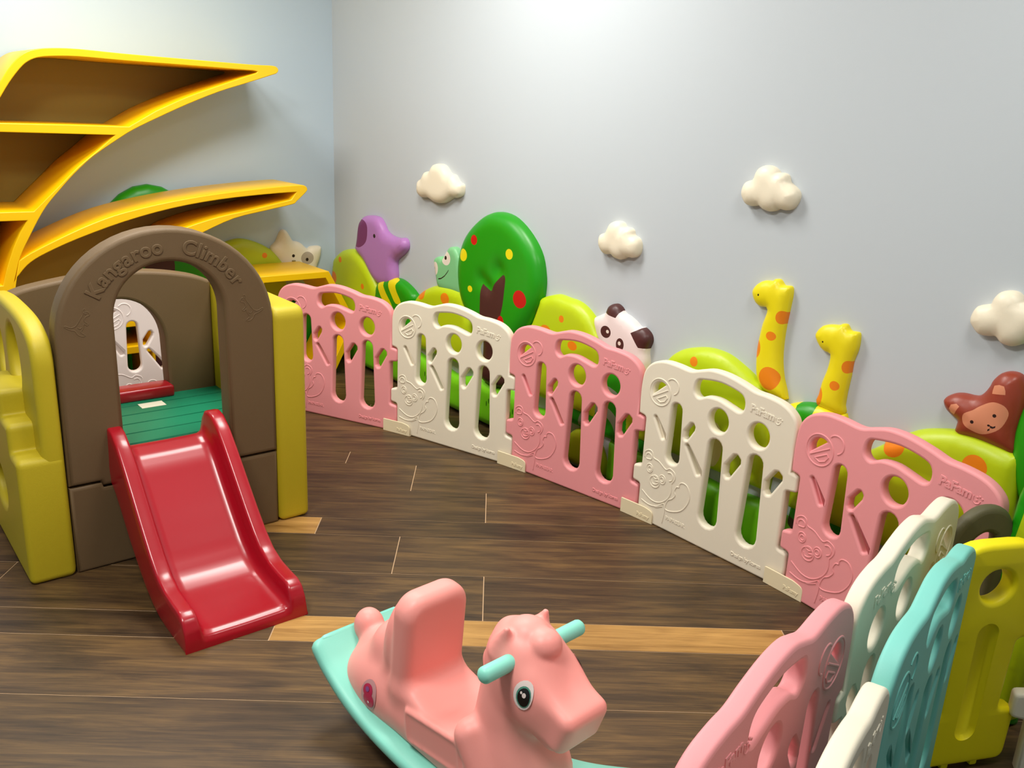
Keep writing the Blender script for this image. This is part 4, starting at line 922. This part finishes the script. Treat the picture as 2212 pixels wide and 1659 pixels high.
# raised words along the arch
def arc_word(s, a0, a1, R_, cx, cz, size):
    items = []; ms = []; wd = []
    for ch in s:
        m = text_mesh('c', ch, size, .002, .0018, align='CENTER', bold=.0004)
        xs = [v.co.x for v in m.vertices]; ms.append(m); wd.append(max(xs)-min(xs)+size*.12)
    tot = sum(wd); acc = 0
    for m, w in zip(ms, wd):
        a = math.radians(a0+(a1-a0)*(acc+w/2)/tot); acc += w
        items.append((m, Matrix.Translation((cx+R_*math.cos(a), -1.9505, cz+R_*math.sin(a))) @ Matrix.Rotation(-(a-math.pi/2), 4, 'Y')))
    return join_meshes('raised_text', items)
for s, a0, a1 in (('Kangaroo', 153, 93), ('Climber', 80, 29)):
    link('raised_text', (lambda m: (m.transform(Matrix.Translation((1.59, 1.6, 0))), m)[1])(arc_word(s, a0, a1, .232, -1.59, .745, .062)), M_BROWN, fa)
def roo(cx, cz, k, fl=1):
    S_ = lambda pts: [(cx+fl*a*k, cz+b_*k) for a, b_ in pts]
    return [(crm(S_([(-.9, 1.5), (-.7, 1.75), (-.35, 1.7), (-.15, 1.35), (.1, 1.0), (.35, .6), (.7, .2), (1.2, .1), (1.7, .35), (1.75, .2), (1.2, -.15), (.75, -.3), (.5, -.75), (.1, -1.0), (-.3, -.95), (-.1, -.75), (.15, -.5), (-.1, -.1), (-.25, .4), (-.5, .2), (-.7, .3), (-.5, .5), (-.3, .8), (-.5, 1.2), (-.85, 1.3)]), 3), True),
            (circ(cx-.5*fl*k, cz+1.55*k, .08*k, n=10), True), (crm(S_([(-.45, 1.7), (-.5, 2.1), (-.3, 2.0), (-.25, 1.65)]), 3, False), False), (crm(S_([(.0, .0), (.25, -.1), (.45, .05)]), 3, False), False)]
for cx, cz, k, fl in ((-1.848, .775, .026, -1), (-1.345, .770, .028, 1)):
    m = lines_mesh('kangaroo_relief', roo(cx, cz, k, fl), .0016, -1.95, 0.7)
    m.transform(Matrix.Translation((1.59, 1.6, 0))); link('kangaroo_relief', m, M_BROWN, fa)
# rear arch wall
bo_ = [(-1.262, 0), (-1.262, .765)]+crm([(-1.262, .775), (-1.33, .800), (-1.45, .822), (-1.58, .830), (-1.72, .822), (-1.87, .798), (-1.93, .780)], 4, False)+[(-1.93, 0)]
bh = [(-1.437, .345), (-1.442, .56)]+arcp(-1.60, .56, .158, .172, 4, 176)+[(-1.758, .56), (-1.763, .345)]
me = slab('rear_wall', fillet(bo_, .01, 2), [bh], .08, .012, 3); me.transform(Matrix.Translation((0, -1.40, 0)))
cpart('rear_wall', me, M_BROWN)
cpart('rear_step', box('rear_step', (.36, .09, .045), .010, 3, (-1.615, -1.40, .380)), M_SLIDE)
# side walls (olive yellow), built in the YZ plane
def side(name, x, out, holes, th, bev=.02):
    me = slab(name, out, holes, th, bev, 5)
    me.transform(Matrix(((0, 1, 0, x), (1, 0, 0, 0), (0, 0, 1, 0), (0, 0, 0, 1))))
    me.flip_normals()
    return me
so = fillet([(-1.955, 0), (-1.32, 0), (-1.32, .775), (-1.955, .775)], [.02, .02, .05, .045], 6)
cpart('right_side_wall', side('right_side_wall', -1.262, so, [crm([(-1.80, .47), (-1.82, .62), (-1.73, .69), (-1.57, .69), (-1.46, .62), (-1.47, .50), (-1.55, .44), (-1.64, .48), (-1.72, .44)], 4)], .115, .022), M_OLIVE)
so = crm([(-1.955, .02), (-1.955, .30), (-1.955, .60), (-1.95, .71), (-1.91, .762), (-1.80, .795), (-1.60, .805), (-1.45, .80), (-1.35, .78), (-1.30, .70), (-1.30, .35), (-1.30, .02)], 4, False)
cpart('left_side_wall', side('left_side_wall', -1.990, so+[(-1.31, 0), (-1.945, 0)], [ell(-1.685, .64, .085, .105, 30), ell(-1.45, .62, .065, .10, 30)], .060, .020), M_OLIVE)
st = fillet([(-1.955, 0), (-1.955, .40), (-1.865, .40), (-1.865, .485), (-1.765, .485), (-1.765, .565), (-1.52, .565), (-1.52, .44), (-1.31, .44), (-1.31, 0)], [.02, .025, .012, .022, .012, .022, .03, .02, .03, .02], 5)
cpart('side_steps', side('side_steps', -2.060, [(a-.0015, b_) for a, b_ in st], [ell(-1.62, .22, .10, .075, 26)], .128, .018), M_OLIVE)
# deck
def deck():
    bm = bmesh.new()
    y0, y1 = -1.865, -1.395
    n = 5
    g = .007
    w = (y1-y0)/n
    prof = []
    for i in range(n):
        a, b_ = y0+i*w, y0+(i+1)*w
        prof += [(a, .350), (a+.003, .350), (a+g, .360), (b_-.002, .360)]
    prof = [(y0, .33)]+prof+[(y1, .33)]
    for xa, xb in ((-1.925, -1.262),):
        A = [bm.verts.new((xa, a, b_)) for a, b_ in prof]; B = [bm.verts.new((xb, a, b_)) for a, b_ in prof]
        for i in range(len(prof)): bm.faces.new((A[i], A[(i+1) % len(prof)], B[(i+1) % len(prof)], B[i]))
        bm.faces.new(A[::-1]); bm.faces.new(B)
    bmesh.ops.recalc_face_normals(bm, faces=bm.faces)
    return from_bm('deck', bm, True, 25)
cpart('deck', deck(), M_DECK)
cpart('deck_label', box('deck_label', (.085, .055, .0012), 0, 1, (-1.54, -1.508, .3607)), M_STICK)
# slide
def slide_mesh():
    # centre profile (y, bed z, rail z)
    K = [(-1.880, .352, .372, .33), (-1.905, .372, .430, .30), (-1.925, .378, .452, .29), (-1.950, .376, .458, .28), (-1.985, .362, .452, .26), (-2.03, .325, .425, .22),
         (-2.09, .262, .368, .16), (-2.16, .190, .295, .10), (-2.23, .122, .222, .05), (-2.29, .078, .165, .02), (-2.34, .058, .128, .005), (-2.40, .048, .108, .0), (-2.46, .042, .102, .0),
         (-2.505, .040, .100, .0), (-2.530, .038, .088, .0), (-2.548, .030, .060, .0), (-2.556, .016, .030, .0), (-2.558, .002, .004, .0)]
    P = crm(K, 3, False) if False else None
    KK = np.array(K); n = len(KK); ts = np.linspace(0, n-1, 60)
    def cr(col):
        return np.interp(ts, np.arange(n), col)
    ys, bed, rail, und = [cr(KK[:, i]) for i in range(4)]
    xc = -1.632; bm = bmesh.new(); rings = []
    for y, b_, r_, u_ in zip(ys, bed, rail, und):
        w = .176
        h = max(r_-b_, .0005)
        sec = [(-w, min(u_, b_-.002)), (-w-.002, b_*.5+min(u_, b_)*.5), (-w, b_), (-w+.0005, b_+h*.6), (-w+.0015, b_+h*.93), (-w+.004, b_+h*.985), (-w+.009, b_+h), (-w+.036, b_+h), (-w+.042, b_+h*.975), (-w+.045, b_+h*.88), (-w+.048, b_+h*.5), (-w+.054, b_+h*.14), (-w+.066, b_+h*.02), (-w+.085, b_)]
        sec = sec+[(0, b_-.001)]+[(-a, c_) for a, c_ in sec[::-1]]
        rings.append([bm.verts.new((xc+a, y, c_)) for a, c_ in sec])
    m = len(rings[0])
    for i in range(len(rings)-1):
        for j in range(m-1): bm.faces.new((rings[i][j], rings[i][j+1], rings[i+1][j+1], rings[i+1][j]))
        bm.faces.new((rings[i][m-1], rings[i][0], rings[i+1][0], rings[i+1][m-1]))
    bm.faces.new(rings[0]); bm.faces.new(rings[-1][::-1])
    bmesh.ops.recalc_face_normals(bm, faces=bm.faces)
    return from_bm('slide', bm, True, 60)
me = slide_mesh()
sl = cpart('slide', me, M_SLIDE)

# ------------------------------------------------------------------ rocking horse
HX, HY, HR = -1.48, -3.40, math.radians(-86)
rh = empty('rocking_horse', (HX, HY, 0), HR)     # local +x is forward
tag(rh, 'coral pink plastic rocking horse on a mint green rocker base', 'rocking horse')
def horse(X, Y, Z):
    Ya = np.abs(Y)
    body = s_box(X, Y, Z, (-.08, 0, .125), (.30, .094, .055), .05)
    body = smin(body, s_ell(X, Y, Z, (-.27, 0, .15), (.135, .098, .095)), .04)
    body = smin(body, s_ell(X, Y, Z, (.14, 0, .17), (.12, .092, .11), .3), .05)
    body = smin(body, s_box(X, Y, Z, (-.05, 0, .165), (.14, .090, .055), .03), .02)
    body = smax(body, -s_ell(X, Y, Z, (-.045, 0, .315), (.115, .26, .118)), .025)
    # back rest: tall plate with rounded shoulders
    x, z = rotp(X, Z, (-.162, .292), -.07)
    r2 = .052
    d2 = np.sqrt(np.maximum(Ya-.087+r2, 0)**2+np.maximum(np.abs(z)-.138+r2, 0)**2)+np.minimum(np.maximum(Ya-.087+r2, np.abs(z)-.138+r2), 0)-r2
    rr = .026
    wx, wy = np.abs(x)-.034+rr, d2+rr
    back = np.sqrt(np.maximum(wx, 0)**2+np.maximum(wy, 0)**2)+np.minimum(np.maximum(wx, wy), 0)-rr
    shell_ = s_ell(X, Y, Z, (-.205, 0, .275), (.060, .080, .130), -.1)
    back = smin(back, shell_, .012)
    body = smin(body, back, .028)
    body = smin(body, s_ell(X, Y, Z, (-.275, 0, .225), (.055, .065, .065)), .02)
    body = smin(body, s_ell(X, Y, Z, (-.345, 0, .185), (.055, .052, .052)), .010)
    body = smin(body, s_ell(X, Y, Z, (-.395, 0, .215), (.040, .036, .046)), .008)
    neck = s_cap(X, Y, Z, (.122, 0, .17), (.125, 0, .385), .098, .068, 1.08)
    body = smin(body, neck, .03)
    head = s_ell(X, Y, Z, (.152, 0, .415), (.085, .074, .074), -.35)
    head = smin(head, s_ell(X, Ya, Z, (.185, .032, .372), (.066, .044, .060), -.2), .03)
    muz = s_box(X, Y, Z, (.248, 0, .358), (.066, .059, .046), .021, -.32)
    jaw = s_box(X, Y, Z, (.225, 0, .318), (.058, .048, .032), .026, -.22)
    head = smin(smin(head, muz, .04), jaw, .012)
    body = smin(body, head, .025)
    body = smin(body, s_ell(X, Y, Z, (.194, 0, .464), (.033, .034, .031)), .003)
    body = smin(body, s_ell(X, Y, Z, (.150, 0, .474), (.040, .036, .026)), .008)
    body = smin(body, s_cap(X, Ya, Z, (.126, .044, .438), (.142, .052, .490), .030, .007), .008)
    for (a, z, r) in ((.098, .438, .030), (.076, .402, .028), (.060, .362, .028)):
        body = smin(body, s_ell(X, Y, Z, (a, 0, z), (r, .026, r*1.2)), .014)
    flap = s_box(X, Ya, Z, (-.020, .090, .160), (.098, .010, .042), .010, .14)
    body = smin(body, flap, .004)
    flap2 = s_box(X, Ya, Z, (-.020, .101, .160), (.084, .004, .030), .003, .14)
    body = smax(body, -flap2, .004)
    leg = s_cap(X, Ya, Z, (.085, .080, .235), (.190, .088, .10), .036, .030)
    body = smin(body, leg, .02)
    body = smax(body, -s_cap(X, Ya, Z, (.200, .056, .318), (.262, .056, .300), .005, .004), .005)
    return smax(body, -(Z-.06), .01)
me = sdf_mesh('horse_body', horse, (-.47, -.13, .045), (.36, .13, .53), .0044, 2)
hb = link('horse_body', me, M_HORSE, rh)
# rocker base
RK = [(-.440, .205), (-.415, .180), (-.38, .150), (-.32, .115), (-.26, .092), (-.18, .076), (-.08, .070), (.02, .074), (.12, .092), (.22, .128), (.32, .178), (.42, .235), (.50, .285)]
def rocker():
    bm = bmesh.new(); pts = crm(RK, 4, False); rings = []
    for i, (a, z) in enumerate(pts):
        a0, z0 = pts[max(i-1, 0)]; a1, z1 = pts[min(i+1, len(pts)-1)]
        d = Vector((a1-a0, 0, z1-z0)).normalized(); nrm = Vector((-d.z, 0, d.x))
        t = i/(len(pts)-1); e = min(t, 1-t)
        w = .140-.012*math.sin(math.pi*t)**2
        if e < .06: w *= math.sqrt(max(0.05, 1-((.06-e)/.06)**2*.35))
        sec = []
        th = .020
        for k in range(24):
            q = 2*math.pi*k/24; c_, s_ = math.cos(q), math.sin(q)
            sec.append((w*math.copysign(abs(c_)**.28, c_), th*math.copysign(abs(s_)**.6, s_)))
        rings.append([bm.verts.new(Vector((a, b_, z))+nrm*h) for b_, h in sec])
    for i in range(len(rings)-1):
        for k in range(24): bm.faces.new((rings[i][k], rings[i][(k+1) % 24], rings[i+1][(k+1) % 24], rings[i+1][k]))
    bm.faces.new(rings[0][::-1]); bm.faces.new(rings[-1])
    bmesh.ops.recalc_face_normals(bm, faces=bm.faces)
    bmesh.ops.bevel(bm, geom=[e for f in bm.faces if len(f.verts) > 4 for e in f.edges], offset=.010, segments=3, affect='EDGES')
    # curved runner hull below the tray, touching the floor
    rings = []
    for i in range(25):
        a = -.40+.80*i/24; top = float(np.interp(a, [q[0] for q in RK], [q[1] for q in RK])); bot = min(1.25*(a+.03)**2, top-.004)
        rings.append([bm.verts.new((a, b_, z_)) for b_, z_ in ((-.10, top), (-.10, bot+.012), (-.088, bot), (.088, bot), (.10, bot+.012), (.10, top))])
    for i in range(24):
        for k in range(6): bm.faces.new((rings[i][k], rings[i][(k+1) % 6], rings[i+1][(k+1) % 6], rings[i+1][k]))
    bm.faces.new(rings[0][::-1]); bm.faces.new(rings[-1])
    bmesh.ops.recalc_face_normals(bm, faces=bm.faces)
    return from_bm('rocker_base', bm, True, 50)
me = rocker()
link('rocker_base', me, M_MINT, rh)
# handles
def handle(sgn):
    bm = bmesh.new(); L_ = .075
    pts = [(.165, sgn*(.050+L_*k/6+.0), .437) for k in range(7)]
    pts += [(.165, sgn*(.050+L_+.012*math.sin(t)), .437) for t in (.4, .8, 1.2, 1.5)]
    rr = [.0165]*7+[.0165*math.cos(t) for t in (.4, .8, 1.2, 1.5)]
    tube(bm, pts, rr, 20)
    bmesh.ops.recalc_face_normals(bm, faces=bm.faces)
    return from_bm('handle', bm, True, 60)
for s in (-1, 1): link('handle', handle(s), M_MINT, rh)
# eyes and round sticker: discs laid on the body surface
def body_surface(x, z, side):
    y = .13
    for _ in range(200):
        d_ = float(horse(np.array([[[x]]]), np.array([[[side*y]]]), np.array([[[z]]]))[0, 0, 0])
        if d_ < .0012: break
        y -= d_*.6
    return side*y
def decal(name, cx, cz, rings, side, tilt=0.0, lift=.0008):
    """rings: list of (material, rx, rz, dx, dz) stacked discs following the surface."""
    for i, (mat, rx, rz, dx, dz) in enumerate(rings):
        bm = bmesh.new(); cs = []
        def pt(u, w):
            u2, w2 = u*math.cos(tilt)-w*math.sin(tilt), u*math.sin(tilt)+w*math.cos(tilt)
            return (cx+u2, body_surface(cx+u2, cz+w2, side)+side*(lift+i*.0005), cz+w2)
        c0 = bm.verts.new(pt(dx, dz)); prev = None
        for rr in (.5, 1.0):
            ring = [bm.verts.new(pt(dx+rx*rr*math.cos(2*math.pi*k/20), dz+rz*rr*math.sin(2*math.pi*k/20))) for k in range(20)]
            for k in range(20):
                if prev is None: bm.faces.new((c0, ring[k], ring[(k+1) % 20]))
                else: bm.faces.new((prev[k], ring[k], ring[(k+1) % 20], prev[(k+1) % 20]))
            prev = ring
        bmesh.ops.recalc_face_normals(bm, faces=bm.faces)
        me = from_bm(name, bm)
        if (me.polygons[0].normal.y < 0) != (side < 0): me.flip_normals()
        ob = link(name if i == 0 else ('iris', 'pupil', 'glint', 'glint')[min(i-1, 3)] if name == 'eye' else 'print', me, mat, rh if i == 0 else root_)
        if i == 0: root_ = ob
    return root_
M_EYEW = plastic('eye_white', rgb(240, 225, 220), .35)
M_EYEG = plastic('eye_green', rgb(85, 150, 130), .35)
M_EYEB = plastic('eye_black', rgb(18, 12, 12), .3)
for s in (-1, 1):
    decal('eye', .216, .398, [(M_EYEW, .020, .028, 0, 0), (M_EYEG, .015, .021, .002, -.002), (M_EYEB, .0125, .018, .003, -.002), (M_EYEW, .0040, .0050, .004, .003), (M_EYEW, .0022, .0028, -.002, .007)], s)
M_STP = plastic('sticker_pink', rgb(205, 150, 150), .4); M_STR = plastic('sticker_crimson', rgb(190, 40, 80), .4)
M_STV = plastic('sticker_violet', rgb(140, 80, 140), .4)
decal('round_sticker', -.245, .150, [(M_STP, .026, .036, 0, 0), (M_STR, .016, .016, -.003, .010), (M_STR, .018, .018, .003, -.010), (M_STV, .006, .006, -.004, .014), (M_EYEW, .003, .003, .004, -.014)], -1)
